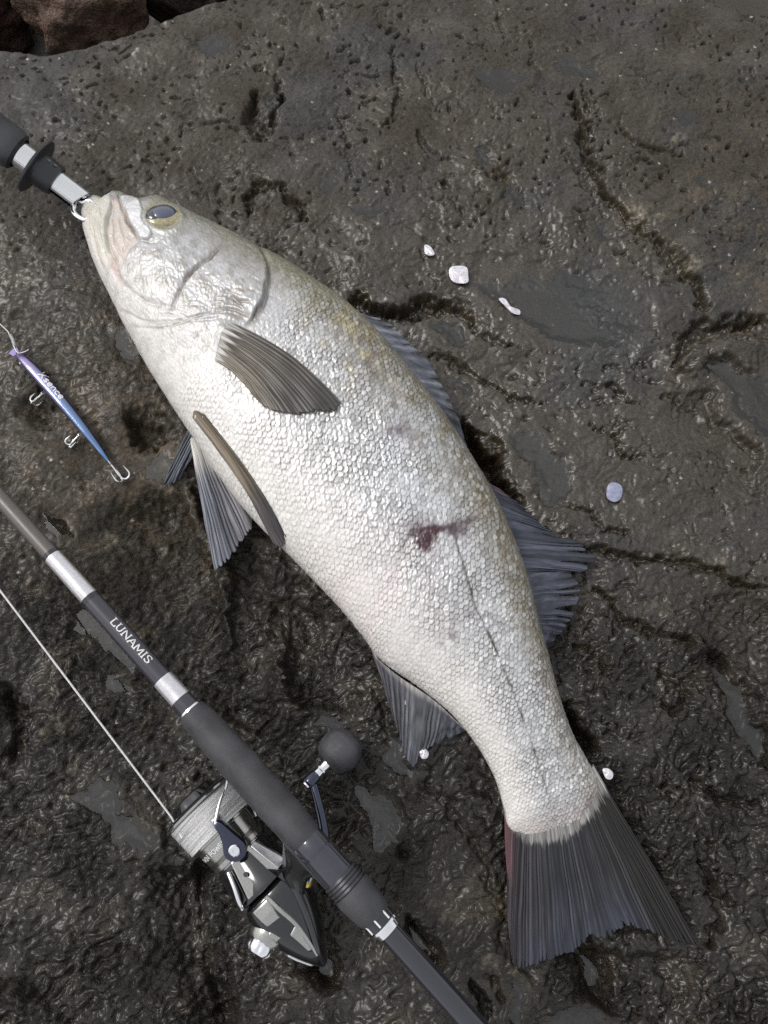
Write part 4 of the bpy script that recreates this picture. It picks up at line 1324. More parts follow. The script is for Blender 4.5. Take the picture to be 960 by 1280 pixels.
fin('anal_fin', [(463, 806), (474, 824), (500, 846), (540, 873), (570, 900), (582, 912)], [(484, 872), (498, 920), (514, 962), (528, 946), (552, 928), (576, 916), (584, 913)],
    16, lambda u: 0.022 - 0.004 * u, lambda u: 0.006 + 0.002 * u, col_anal, nv=80, sub=12, rag=0.08, tear=0.3, seed=19, ridge=0.0006, label='dark blue anal fin folded under the belly')

# ------------------------------------------------------------------ lip grip tool
zg = 0.030
G0, G1 = P(-30, 151, zg + 0.036), P(106, 254, zg - 0.002)
gf = Frame(G0, G1)
TOOL = thing('fish_gripper', 'silver tube fish gripper with black handle clamped on the jaw', 'fishing tool', Vector(gf.pt(gf.L * 0.5).tolist()))
tA = gf.t_of(25, 192); tF = gf.t_of(46, 210); tC = gf.t_of(70, 228); tE = gf.t_of(101, 251)
M_tube = mat('polished_tube', (0.72, 0.72, 0.72), 0.08, 0.9, var=0.06, rvar=0.05)
M_sat = mat('black_anodised', (0.035, 0.035, 0.040), 0.36, 0.3, rvar=0.08)
mp = (DIST - zg) / FPX * 1.17
lathe_obj('handle', gf, [(-0.14, 0.01200), (-0.138, 0.01500), (-0.05, 0.01500), (tA - 0.006, 0.01500), (tA - 0.0015, 0.01380), (tA, 0.01140), (tA - 0.004, 0.01020)], M_eva, TOOL, 48)
lathe_obj('sleeve', gf, [(tA - 0.006, 0.00936), (tA + 0.001, 0.00936), (tF, 0.00936)], M_tube, TOOL, 48)
lathe_obj('flange', gf, [(tF - 0.0022, 0.00960), (tF - 0.0022, 0.02050), (tF - 0.0016, 0.02130), (tF - 0.0004, 0.02130), (tF + 0.0004, 0.02010), (tF + 0.0004, 0.00960)], M_sat, TOOL, 64)
col_ = lathe_obj('collar', gf, [(tF, 0.01380), (tF + 0.0015, 0.01224), (tC - 0.002, 0.01152), (tC, 0.01080), (tC, 0.00900)], M_sat, TOOL, 48)
for k, a in enumerate((0.62, 0.62)):
    tt = tF + (tC - tF) * (0.35 + 0.32 * k)
    c0 = gf.pt(tt, 0.0121 * math.sin(a), 0.0121 * math.cos(a))
    ax = math.sin(a) * gf.s + math.cos(a) * gf.n
    g2 = rot_frame(None, c0, ax)
    lathe_obj('hole', g2, [(-0.001, 0.0013), (0.00025, 0.0013), (0.00025, 0.0008)], M_pdark, col_, 14)
# barrel: a slotted tube, slot facing the lower left
a = np.linspace(math.radians(-62), math.radians(250), 56)
sec = []
for t_, r_ in ((tC - 0.004, 0.00864), (tE, 0.00864), (tE + 0.0004, 0.00828), (tE + 0.0002, 0.00744), (tC - 0.004, 0.00744)):
    sec.append(gf.pt(t_ + 0.003 * np.sin(a) * (t_ > tC), r_ * np.sin(a), r_ * np.cos(a)))
sec = np.array(sec)
me = poly_mesh('barrel', sec.reshape(-1, 3), grid_faces(5, 56))
link('barrel', me, M_tube, TOOL)
lathe_obj('plunger', gf, [(tC - 0.004, 0.0036), (tC + 0.008, 0.0036), (tC + 0.0085, 0.0024), (tE + 0.001, 0.0024)], M_chrome, TOOL, 24)
# two claws that close on the lip
je = gf.pt(tE + 0.001)
for pts in ([(92, 258), (92, 264), (97, 270), (106, 274), (112, 270)], [(104, 252), (110, 250), (116, 254), (118, 262)]):
    q = resample(pts, 16)
    w3 = P(q[:, 0], q[:, 1], np.linspace(zg + 0.002, zg + 0.004, 16))
    w3 = np.vstack([gf.pt(tE - 0.006)[None] * 0.4 + w3[:1] * 0.6, w3])
    tube_obj('claw', w3, np.linspace(0.0022, 0.0014, 17), M_chrome, TOOL, 12, 0.7)

# ------------------------------------------------------------------ lure
la, lb = np.array([21.0, 441.0]), np.array([136.0, 577.0])
lpa, lpb = P(*la, 0), P(*lb, 0)
lz = max(rock_mean(*(lpa[:2] * (1 - k) + lpb[:2] * k)) for k in (0.1, 0.4, 0.7, 0.95)) + 0.0052
lf = Frame(P(*la, lz + 0.002), P(*lb, lz))
LURE = thing('fishing_lure', 'slim purple and blue minnow lure with three treble hooks on the rock', 'lure', Vector(lf.pt(lf.L / 2, 0, -0.005).tolist()))
nt_, ns_ = 90, 48
tt = np.linspace(0, 1, nt_)
wd = np.interp(tt, [0, 0.02, 0.06, 0.15, 0.3, 0.5, 0.75, 0.93, 1], [0.0008, 0.0020, 0.0031, 0.0042, 0.0047, 0.0045, 0.0035, 0.0020, 0.0009])
ht = wd * np.interp(tt, [0, 0.3, 1], [1.15, 1.25, 1.1])
aa = np.arange(ns_) / ns_ * 2 * np.pi
bowc = 0.0018 * np.sin(np.pi * tt)
rad_s, rad_n = np.sin(aa), np.cos(aa)
sq = (np.abs(rad_s) ** 3 + np.abs(rad_n) ** 3) ** (-1 / 3)
v = lf.pt((tt * lf.L)[:, None] + 0 * aa, bowc[:, None] + wd[:, None] * rad_s * sq, ht[:, None] * rad_n * sq).reshape(-1, 3)
f = grid_faces(nt_, ns_, True)
v, f, t = close_ends(v, f, nt_, ns_)
me = poly_mesh('body', v, f, t)
ctop = ramp([(0, (0.06, 0.03, 0.14)), (0.1, (0.19, 0.15, 0.31)), (0.3, (0.14, 0.14, 0.30)), (0.55, (0.08, 0.13, 0.27)), (0.85, (0.045, 0.12, 0.26)), (1, (0.05, 0.16, 0.35))])
lc = ctop(tt)[:, None] + 0 * aa[None, :, None]
side_ = sst(0.52, 0.66, np.abs(aa - np.where(aa > np.pi, 2 * np.pi, 0))) [None] + 0 * tt[:, None]
lc = mixc(lc, np.array([0.020, 0.014, 0.050]), side_)
lc = mixc(lc, np.array([0.04, 0.02, 0.12]), (1 - sst(0.04, 0.11, tt))[:, None] * np.ones(ns_)[None] * 0.8)
vcol(me, 'Col', np.vstack([lc.reshape(-1, 3), lc[0, :1], lc[-1, :1]]))


def lure_mat():
    m, nt, N, L, b = new_mat('lure_paint')
    a = N.new('ShaderNodeAttribute'); a.attribute_name = 'Col'
    L.new(a.outputs['Color'], b.inputs['Base Color'])
    b.inputs['Metallic'].default_value = 0.35; b.inputs['Roughness'].default_value = 0.22
    b.inputs['Coat Weight'].default_value = 1.0; b.inputs['Coat Roughness'].default_value = 0.04
    tc = N.new('ShaderNodeTexCoord'); nz = N.new('ShaderNodeTexVoronoi'); nz.inputs['Scale'].default_value = 900
    L.new(tc.outputs['Object'], nz.inputs['Vector'])
    bp = N.new('ShaderNodeBump'); bp.inputs['Strength'].default_value = 0.12; bp.inputs['Distance'].default_value = 0.0004
    L.new(nz.outputs['Distance'], bp.inputs['Height']); L.new(bp.outputs[0], b.inputs['Normal'])
    return m


M_lure = lure_mat()
link('body', me, M_lure, LURE)
for sg in (-1, 1):
    ef = rot_frame(None, lf.pt(lf.L * 0.085, sg * 0.0031, 0.0012), sg * lf.s + 0.35 * lf.n)
    ey_ = lathe_obj('eye', ef, [(-0.0006, 0.0013), (0.0003, 0.0013), (0.0006, 0.0009), (0.0007, 0.0002)], M_silver, LURE, 16)
    lathe_obj('pupil', ef, [(0.0002, 0.0007), (0.0009, 0.0006), (0.0010, 0.0002)], M_black, ey_, 12)
# diving lip at the nose
q = np.array([(-0.0005, 0.0025), (-0.0045, 0.0034), (-0.0062, 0.0015), (-0.0062, -0.0015), (-0.0045, -0.0034), (-0.0005, -0.0025)])
top_ = lf.pt(q[:, 0], q[:, 1] - 0.001, -0.0015 + q[:, 0] * 0.25); bot_ = lf.pt(q[:, 0], q[:, 1] - 0.001, -0.0025 + q[:, 0] * 0.25)
M_lip = mat('lure_lip', (0.25, 0.18, 0.45), 0.1, 0.2, coat=1.0)
loft_obj('diving_lip', [bot_, top_], M_lip, LURE)

# simple stroke letters, unit box, baseline y = 0, cap height 1
FONT = {
    'L': (0.72, [[(0.18, 1), (0.18, 0), (0.68, 0)], [(0.68, 0), (0.68, 0.24)], [(0.02, 1), (0.36, 1)]]),
    'U': (0.86, [[(0.16, 1), (0.16, 0.32), (0.24, 0.1), (0.43, 0), (0.62, 0.1), (0.70, 0.32), (0.70, 1)], [(0.02, 1), (0.3, 1)], [(0.58, 1), (0.84, 1)]]),
    'N': (0.92, [[(0.14, 0), (0.14, 1), (0.78, 0.02), (0.78, 1)], [(0.02, 0), (0.28, 0)], [(0.64, 1), (0.90, 1)]]),
    'A': (0.86, [[(0.08, 0), (0.43, 1), (0.78, 0)], [(0.22, 0.34), (0.64, 0.34)], [(0.0, 0), (0.2, 0)], [(0.66, 0), (0.88, 0)]]),
    'M': (1.02, [[(0.12, 0), (0.16, 1), (0.51, 0.12), (0.86, 1), (0.9, 0)], [(0.02, 0), (0.24, 0)], [(0.78, 0), (1.0, 0)]]),
    'I': (0.42, [[(0.20, 0), (0.20, 1)], [(0.06, 0), (0.34, 0)], [(0.06, 1), (0.34, 1)]]),
    'S': (0.72, [[(0.60, 0.80), (0.50, 0.94), (0.34, 1.0), (0.16, 0.92), (0.10, 0.74), (0.20, 0.58), (0.48, 0.44), (0.60, 0.26), (0.52, 0.08), (0.34, 0.0), (0.16, 0.05), (0.08, 0.22)]]),
    'T': (0.7, [[(0.05, 1), (0.65, 1)], [(0.35, 1), (0.35, 0)]]),
    'W': (1.0, [[(0.05, 1), (0.27, 0), (0.5, 0.9), (0.73, 0), (0.95, 1)]]),
    'P': (0.7, [[(0.12, 0), (0.12, 1), (0.45, 1), (0.6, 0.88), (0.6, 0.62), (0.45, 0.5), (0.12, 0.5)]]),
    'O': (0.85, [[(0.42, 0), (0.15, 0.15), (0.08, 0.5), (0.15, 0.85), (0.42, 1), (0.70, 0.85), (0.77, 0.5), (0.70, 0.15), (0.42, 0)]]),
    'E': (0.66, [[(0.6, 0), (0.12, 0), (0.12, 1), (0.6, 1)], [(0.12, 0.52), (0.5, 0.52)]]),
    'R': (0.74, [[(0.12, 0), (0.12, 1), (0.45, 1), (0.6, 0.88), (0.6, 0.64), (0.45, 0.52), (0.12, 0.52)], [(0.38, 0.52), (0.66, 0)]]),
    'X': (0.95, [[(0.0, 1.25), (0.85, -0.1)], [(0.85, 1.2), (0.05, -0.1)]]),
    's': (0.6, [[(0.5, 0.62), (0.3, 0.72), (0.1, 0.55), (0.3, 0.36), (0.5, 0.18), (0.28, 0), (0.05, 0.1)]]),
    'e': (0.62, [[(0.08, 0.36), (0.52, 0.36), (0.46, 0.62), (0.3, 0.72), (0.1, 0.55), (0.08, 0.2), (0.28, 0.0), (0.52, 0.1)]]),
    'n': (0.62, [[(0.1, 0), (0.1, 0.72)], [(0.1, 0.55), (0.3, 0.72), (0.5, 0.6), (0.5, 0)]]),
    'c': (0.58, [[(0.5, 0.6), (0.3, 0.72), (0.1, 0.55), (0.1, 0.18), (0.3, 0), (0.5, 0.12)]]),
    ' ': (0.45, []),
}


def stroke_text(name, text, mapf, total, height, wthick, mat_, parent, thin=None):
    adv = sum(FONT[ch][0] for ch in text)
    sx = total / adv
    x0 = 0.0
    V, F = [], []
    for ch in text:
        wch, strokes = FONT[ch]
        for st in strokes:
            pts = np.array([(x0 + p[0] * sx, p[1] * height) for p in st])
            fine_ = []
            for a_, b_ in zip(pts[:-1], pts[1:]):
                n_ = 4
                fine_ += [a_ + (b_ - a_) * k_ / n_ for k_ in range(n_)]
            fine_.append(pts[-1]); fine_ = np.array(fine_)
            tg = np.gradient(fine_, axis=0); tg /= np.linalg.norm(tg, axis=1)[:, None] + 1e-12
            nr = np.stack([-tg[:, 1], tg[:, 0]], -1)
            wv = np.full(len(fine_), wthick)
            if thin is not None:
                wv = np.where(np.abs(tg[:, 0]) > 0.9, thin, wthick)
            l_, r_ = fine_ + nr * wv[:, None] * 0.5, fine_ - nr * wv[:, None] * 0.5
            b0 = len(V)
            for a_, b_ in zip(l_, r_):
                V += [mapf(*a_), mapf(*b_)]
            for k_ in range(len(fine_) - 1):
                F.append((b0 + 2 * k_, b0 + 2 * k_ + 1, b0 + 2 * k_ + 3, b0 + 2 * k_ + 2))
        x0 += wch * sx
    me = bpy.data.meshes.new(name)
    me.from_pydata([tuple(p) for p in V], [], F); me.validate()
    return link(name, me, mat_, parent)


def lure_map(lx, ly):
    t_ = lx / lf.L
    w_ = np.interp(t_, tt, wd); h_ = np.interp(t_, tt, ht)
    s_ = 0.0004 + ly
    r_ = min(abs(s_) / w_, 0.99)
    return lf.pt(lx, s_ + np.interp(t_, tt, bowc), h_ * (1 - r_ ** 3) ** (1 / 3) * 1.0 + 0.00018)


x_l0, x_l1 = lf.t_of(52, 470), lf.t_of(80, 503)
stroke_text('lettering', 'Xsence', lambda a, b: lure_map(a + x_l0, b), x_l1 - x_l0, 0.0036, 0.00085, M_white, LURE)


def treble(name, origin, dirv, size, parent, roll=0.0):
    dirv = np.asarray(dirv) / np.linalg.norm(dirv)
    g = rot_frame(None, origin, dirv)
    hk = tube_obj(name, [g.pt(0.0), g.pt(size * 0.5), g.pt(size)], 0.0007, M_wire, parent, 10)
    for k in range(3):
        a = roll + k * 2 * math.pi / 3
        r = g.s * math.sin(a) + g.n * math.cos(a)
        ph = np.linspace(0, math.pi, 12)
        pts = [g.pt(size * 0.55) + r * 0.0003, g.pt(size * 0.8) + r * 0.0004]
        pts += [g.pt(size) + r * (size * 0.26 * (1 - math.cos(p))) + g.e * (size * 0.26 * math.sin(p)) for p in ph]
        pts += [g.pt(size * 0.72) + r * size * 0.50, g.pt(size * 0.55) + r * size * 0.47]
        tube_obj('barb', pts, list(np.linspace(0.0007, 0.00065, len(pts) - 2)) + [0.0003, 0.0001], M_wire, hk, 8)
    g2 = rot_frame(None, origin, np.cross(dirv, [0, 0, 1]))
    tt_ = np.linspace(0, 2 * math.pi, 20)
    tube_obj('split_ring', [g2.pt(0, 0.0016 * math.sin(q_), 0.0016 * math.cos(q_)) for q_ in tt_], 0.00035, M_wire, hk, 8)
    return hk


treble('treble_hook', lf.pt(lf.L * 0.33, -0.0045, -0.0028), P(46, 497, 0) - P(57, 487, 0.003), 0.0085, LURE, 0.5)
treble('treble_hook', lf.pt(lf.L * 0.72, -0.0036, -0.0022), P(88, 549, 0) - P(98, 538, 0.002), 0.0085, LURE, 0.9)
treble('treble_hook', lf.pt(lf.L + 0.0012, 0, 0.0), P(151, 596, 0) - P(137, 578, 0.003), 0.0125, LURE, 1.5)
# leader and knot
q = resample([(-420, 330), (-240, 300), (-110, 345), (-40, 382), (-5, 402), (8, 412), (15, 424), (19, 437)], 40)
zz = np.linspace(lz + 0.006, lz + 0.003, 40)
LEAD = tube_obj('leader_line', P(q[:, 0], q[:, 1], zz), 0.00040, mat('clear_leader', (0.62, 0.60, 0.55), 0.2, 0.0, coat=0.6), None, 8)
tag(LEAD, 'thin clear leader line knotted to the nose of the purple lure', 'line')
kn = resample([(13, 419), (16, 425), (18, 432)], 30)
tube_obj('knot', P(kn[:, 0], kn[:, 1], lz + 0.0048), 0.0011 + 0.0003 * np.cos(np.arange(30) * 2.1), M_braid, LEAD, 10)
tube_obj('snap', P(*resample([(17, 432), (22, 441), (30, 440), (36, 437)], 12).T, lz + 0.0070), 0.0004, M_wire, LURE, 8)

# ------------------------------------------------------------------ rod
ZR = 0.072
rf = Frame(P(0, 622, ZR + 0.006), P(584, 1273, ZR - 0.012))
ROD = thing('fishing_rod', 'dark fishing rod with foam grips lying diagonally beside the fish', 'fishing rod', Vector(rf.pt(rf.L * 0.6).tolist()))


def rt(px):
    return rf.t_of(px, 622 + 1.1147 * px)


def mpp(t):
    p = rf.pt(t)
    return float((p - CAM) @ FWD) / FPX


T = {k: rt(k) for k in (-40, 62, 66, 112, 116, 204, 226, 238, 262, 300, 345, 384, 396, 408, 424, 440, 470, 478, 486)}
R = lambda px_w, t: 0.5 * px_w * mpp(t)
tip = -0.75
lathe_obj('blank_section', rf, [(tip, 0.0030), (T[62], R(21, T[62])), (T[62] + 0.001, R(21, T[62]))], M_grey, ROD, 32, dense=3)
lathe_obj('wrap', rf, [(T[62], R(20, T[62])), (T[62] + 0.0004, R(23, T[62])), (T[66] - 0.0002, R(23, T[66])), (T[66], R(21, T[66]))], M_black, ROD, 32)
lathe_obj('silver_band', rf, [(T[66], R(20, T[66])), (T[66], R(22.5, T[66])), (T[112], R(24, T[112])), (T[112], R(20, T[112]))], M_silver, ROD, 32)
lathe_obj('wrap', rf, [(T[112], R(20, T[112])), (T[112], R(25, T[112])), (T[116], R(25, T[116])), (T[116], R(20, T[116]))], M_black, ROD, 32)
tx0, tx1 = T[116], T[204]
r0_, r1_ = R(24.5, T[116]), R(27, T[204])
butt_sec = lathe_obj('named_blank', rf, [(tx0, r0_ * 0.8), (tx0, r0_), (tx1, r1_), (tx1, r1_ * 0.8)], M_dark, ROD, 40)
lathe_obj('silver_band', rf, [(T[204], R(22, T[204])), (T[204], R(27.6, T[204])), (T[226], R(28.6, T[226])), (T[226], R(22, T[226]))], M_silver, ROD, 32)
lathe_obj('blank_section', rf, [(T[226], R(22, T[226])), (T[226], R(28.2, T[226])), (T[238], R(29, T[238])), (T[238], R(22, T[238]))], M_dark, ROD, 32)
lathe_obj('winding_check', rf, [(T[238] - 0.0006, R(24, T[238])), (T[238] - 0.0006, R(33, T[238])), (T[238] + 0.0008, R(35, T[238])), (T[238] + 0.0008, R(24, T[238]))], M_chrome, ROD, 40)
lathe_obj('fore_grip', rf, [(T[238] + 0.0004, R(28, T[238])), (T[238] + 0.0006, R(35, T[238])), (T[238] + 0.003, R(38, T[238])), (T[262], R(43, T[262])), (T[300], R(48, T[300])), (T[345], R(48, T[345])), (T[384] - 0.004, R(45, T[384])), (T[384], R(41, T[384])), (T[384], R(30, T[384]))], M_eva, ROD, 56, dense=4)
lathe_obj('reel_seat', rf, [(T[384] - 0.002, R(36, T[384])), (T[384], R(42, T[384])), (T[396], R(41, T[396])), (T[396], R(39.5, T[396])), (T[396] + 0.0012, R(39.5, T[396])), (T[396] + 0.0012, R(43, T[396])), (T[424], R(44, T[424])), (T[424], R(36, T[424]))], M_seat, ROD, 56)
pr = [(T[424], R(36, T[424]))]
for k in range(4):
    a_ = T[424] + 0.0022 * k
    pr += [(a_, R(49, a_)), (a_ + 0.0013, R(51, a_)), (a_ + 0.0016, R(47, a_)), (a_ + 0.0021, R(47, a_))]
lathe_obj('locking_ring', rf, pr + [(pr[-1][0], R(38, T[424]))], M_sat, ROD, 56)
t_g = pr[-1][0]
lathe_obj('rear_grip', rf, [(t_g, R(40, t_g)), (t_g, R(51, t_g)), (t_g + 0.004, R(52, t_g)), (T[470] - 0.012, R(51, T[470])), (T[470] - 0.003, R(46, T[470])), (T[470], R(42, T[470])), (T[470], R(30, T[470]))], M_eva, ROD, 56, dense=3)
lathe_obj('butt_ring', rf, [(T[470] - 0.001, R(34, T[470])), (T[470], R(40, T[470])), (T[478], R(40, T[478])), (T[478], R(34, T[478]))], M_black, ROD, 48)
for a_ in (-0.9, -0.15, 0.62):
    n_ = 5
    pts = [rf.pt(T[470] - 0.001 + (T[478] - T[470]) * k_ / n_, (R(40, T[470]) + 0.0002) * math.sin(a_), (R(40, T[470]) + 0.0002) * math.cos(a_)) for k_ in range(n_ + 1)]
    tube_obj('inlay', pts, 0.00055, M_white, ROD, 8)
lathe_obj('chrome_trim', rf, [(T[478], R(30, T[478])), (T[478], R(41, T[478])), (T[478] + 0.0014, R(41, T[478])), (T[478] + 0.0014, R(30, T[478]))], M_chrome, ROD, 48)
lathe_obj('butt_trim', rf, [(T[478] + 0.0014, R(28, T[478])), (T[478] + 0.0014, R(36, T[478])), (T[486], R(34, T[486])), (T[486], R(28, T[486]))], M_chrome, ROD, 48)
lathe_obj('butt_blank', rf, [(T[486] - 0.001, R(24, T[486])), (T[486], R(29, T[486])), (T[486] + 0.12, R(30, T[486])), (T[486] + 0.42, R(30, T[486])), (T[486] + 0.42, 0.002)], M_blank, ROD, 40)
# maker's lettering on the blank
xa, xb = rt(140), rt(188)


def rod_map(lx, ly):
    t_ = xa + lx
    r_ = np.interp(t_, [tx0, tx1], [r0_, r1_]) + 0.00015
    ph = (ly + 0.0002) / r_ - 0.08
    return rf.pt(t_, r_ * math.sin(ph), r_ * math.cos(ph))


stroke_text('lettering', 'LUNAMIS', rod_map, xb - xa, 0.0043, 0.00078, M_white, butt_sec, thin=0.0005)

# ------------------------------------------------------------------ reel
zs = 0.032
e = rf.e
S0 = P(246, 1003, zs)
sf = rot_frame(None, S0, e, rf.n)
REEL = thing('spinning_reel', 'dark chrome spinning reel wound with white line under the rod', 'fishing reel', Vector(sf.pt(0.05, 0, -0.025).tolist()))
lathe_obj('drag_knob', sf, [(-0.0060, 0.004), (-0.0060, 0.0125), (-0.0056, 0.0138), (-0.0045, 0.0148), (-0.002, 0.0158), (0.0, 0.0164)], M_gun, REEL, 48,
          wob=lambda t, a: -0.0009 * np.clip(np.cos(8 * a) * 3, 0, 1) * (np.abs(t + 0.004) < 0.0021))
sp = lathe_obj('spool', sf, [(0.0, 0.016), (0.0, 0.0206), (0.0006, 0.0226), (0.0016, 0.0236), (0.0026, 0.0236), (0.0034, 0.0222), (0.0036, 0.019), (0.0215, 0.019), (0.0217, 0.0198), (0.0228, 0.0198), (0.0232, 0.0186), (0.0330, 0.0178), (0.0335, 0.0172), (0.0342, 0.0178), (0.0350, 0.0172), (0.0358, 0.0182), (0.0385, 0.0182), (0.0390, 0.0165), (0.0398, 0.0165)], M_gun2, REEL, 72)
lathe_obj('spool_lip', sf, [(-0.0003, 0.0165), (-0.0003, 0.0208), (0.0005, 0.0230), (0.0012, 0.0236), (0.0012, 0.0190)], M_navy, sp, 72)
tl = np.linspace(0.0036, 0.0214, 160)
wl_ = lathe_obj('wound_line', sf, [(0.0036, 0.018)] + [(t_, 0.0222 - 0.0006 * (t_ - 0.0036) / 0.018) for t_ in tl] + [(0.0214, 0.018)], M_wound, sp, 96,
          wob=lambda t, a: 0.00017 * np.sin(t * 9500 + 3.0 * np.sin(a + t * 300)) + 0.00010 * pn(t * 2600 + 0 * a, a * 1.2 + t * 500, 210))
wlv = np.array([q_.co[:] for q_ in wl_.data.vertices]) - S0
wt = wlv @ sf.e; wa = np.arctan2(wlv @ sf.s, wlv @ sf.n)
wc_ = 0.90 + 0.40 * pn(wt * 1700 + 0.8 * np.sin(wa * 1.0 + 1) , wa * 0.7, 213) + 0.25 * pn(wt * 700 + wa * 1.4, wa * 0.3, 214)
vcol(wl_.data, 'Col', np.repeat(np.clip(wc_, 0.25, 1.05)[:, None], 3, 1))
lathe_obj('rotor', sf, [(0.0398, 0.0150), (0.0398, 0.0172), (0.0410, 0.0180), (0.0560, 0.0196), (0.0600, 0.0212), (0.0625, 0.0212), (0.0632, 0.0195), (0.0640, 0.012)], M_gun, REEL, 72)


def spool_map(lx, ly):
    t_ = 0.0262 + ly
    ph = -1.25 + lx
    r_ = 0.0184
    return sf.pt(t_, r_ * math.sin(ph), r_ * math.cos(ph))


def spool_text(a, b):
    r_ = np.interp(0.0285 - b, [0.0232, 0.033], [0.0186, 0.0178]) + 0.00015
    ph = -1.30 + a / r_
    return sf.pt(0.0292 - b, r_ * math.sin(ph), r_ * math.cos(ph))


stroke_text('lettering', 'TWIN POWER', spool_text, 0.0245, 0.0026, 0.00048, M_white, sp)

# gearbox housing: lofted along the axis to a pointed tail
secs = []
ang = np.arange(40) / 40 * 2 * np.pi
GB = [(0.0630, 0.0160, 0.0165, 0.0, 0.0), (0.0660, 0.0200, 0.0185, -0.0005, 0), (0.074, 0.0205, 0.0190, -0.0010, 0.0), (0.084, 0.0190, 0.0180, -0.002, -0.0005), (0.094, 0.0160, 0.0160, -0.003, -0.002), (0.104, 0.0115, 0.0130, -0.0045, -0.004), (0.112, 0.0066, 0.0090, -0.006, -0.006), (0.1175, 0.0030, 0.0045, -0.0068, -0.0075), (0.119, 0.0012, 0.0015, -0.007, -0.008)]
for t_, w_, h_, so, no in GB:
    c_, s_ = np.cos(ang), np.sin(ang)
    k_ = (np.abs(c_) ** 2.6 + np.abs(s_) ** 2.6) ** (-1 / 2.6)
    secs.append(sf.pt(t_ + 0 * ang, so + w_ * s_ * k_, no + h_ * c_ * k_))
hous = loft_obj('gearbox', secs, M_gun, REEL, sub=1)
GBa = np.array(GB)


def gb_pt(t, a, off):
    w_, h_, so, no = [np.interp(t, GBa[:, 0], GBa[:, k]) for k in (1, 2, 3, 4)]
    c_, s_ = np.cos(a), np.sin(a)
    k_ = (np.abs(c_) ** 2.6 + np.abs(s_) ** 2.6) ** (-1 / 2.6)
    return sf.pt(t, so + (w_ + off) * s_ * k_, no + (h_ + off) * c_ * k_)


def glint_patch(name, corners, mat_):  # pale metal patch on the gearbox, painting in a bright chrome reflection
    (t0, a0), (t1, a1), (t2, a2), (t3, a3) = corners
    u_, v_ = np.meshgrid(np.linspace(0, 1, 14), np.linspace(0, 1, 14), indexing='ij')
    tt_ = (1 - u_) * ((1 - v_) * t0 + v_ * t3) + u_ * ((1 - v_) * t1 + v_ * t2)
    aa_ = (1 - u_) * ((1 - v_) * a0 + v_ * a3) + u_ * ((1 - v_) * a1 + v_ * a2)
    rim_ = np.minimum(np.minimum(u_, 1 - u_), np.minimum(v_, 1 - v_)) > 0.02
    pts = gb_pt(tt_, np.radians(aa_), np.where(rim_, 0.0006, -0.0008))
    me_ = raw_mesh(name, pts.reshape(-1, 3), grid_faces(14, 14))
    if me_.polygons[80].normal @ Vector(sf.n.tolist()) < 0:
        me_.flip_normals()
    return link(name, me_, mat_, hous)


glint_patch('side_glint', [(0.0665, -42), (0.0790, -34), (0.0800, -8), (0.0665, -4)], M_gun2)
glint_patch('side_glint', [(0.0820, -62), (0.0900, -52), (0.0880, -30), (0.0810, -36)], M_gun2)
glint_patch('tail_glint', [(0.0900, -16), (0.1060, -10), (0.1080, 10), (0.0880, 4)], M_gun2)
glint_patch('tail_glint', [(0.0960, -88), (0.1130, -70), (0.1140, -50), (0.0980, -62)], M_silver)
# raised seam rib running to the tail, and a rear cover plate
rib = [sf.pt(t_, s_, n_) for t_, s_, n_ in [(0.0630, 0.0110, 0.0155), (0.072, 0.0118, 0.0162), (0.084, 0.0085, 0.0160), (0.096, 0.0035, 0.0132), (0.108, -0.0025, 0.0075), (0.117, -0.0062, -0.0015)]]
tube_obj('seam_rib', cr(rib, 40), np.linspace(0.0030, 0.0012, 40), M_black, hous, 14, 0.6)
rib = [sf.pt(t_, s_, n_) for t_, s_, n_ in [(0.0660, -0.0030, 0.0178), (0.076, -0.0020, 0.0186), (0.088, -0.0010, 0.0160), (0.100, -0.0025, 0.0118), (0.110, -0.0048, 0.0058)]]
tube_obj('facet_rib', cr(rib, 40), np.linspace(0.0016, 0.0010, 40), M_gun2, hous, 12, 0.5)
# boss and screw cap on the free side of the handle shaft
hs_ = sf.pt(0.0800, -0.010, 0.0030)
bossd = -sf.s * 0.93 + sf.n * 0.12 + sf.e * 0.28
bf = rot_frame(None, hs_, bossd)
lathe_obj('side_boss', bf, [(-0.004, 0.0112), (0.006, 0.0112), (0.0105, 0.0106), (0.0125, 0.0094), (0.0128, 0.006)], M_gun2, hous, 40)
cap_ = lathe_obj('screw_cap', bf, [(0.012, 0.0074), (0.0135, 0.0080), (0.0170, 0.0080), (0.0192, 0.0064), (0.0198, 0.0040), (0.0188, 0.0020)], M_chrome, hous, 36,
                 wob=lambda t, a: -0.0008 * np.clip(np.cos(6 * a) * 3 - 1.4, 0, 1) * (t > 0.0130))
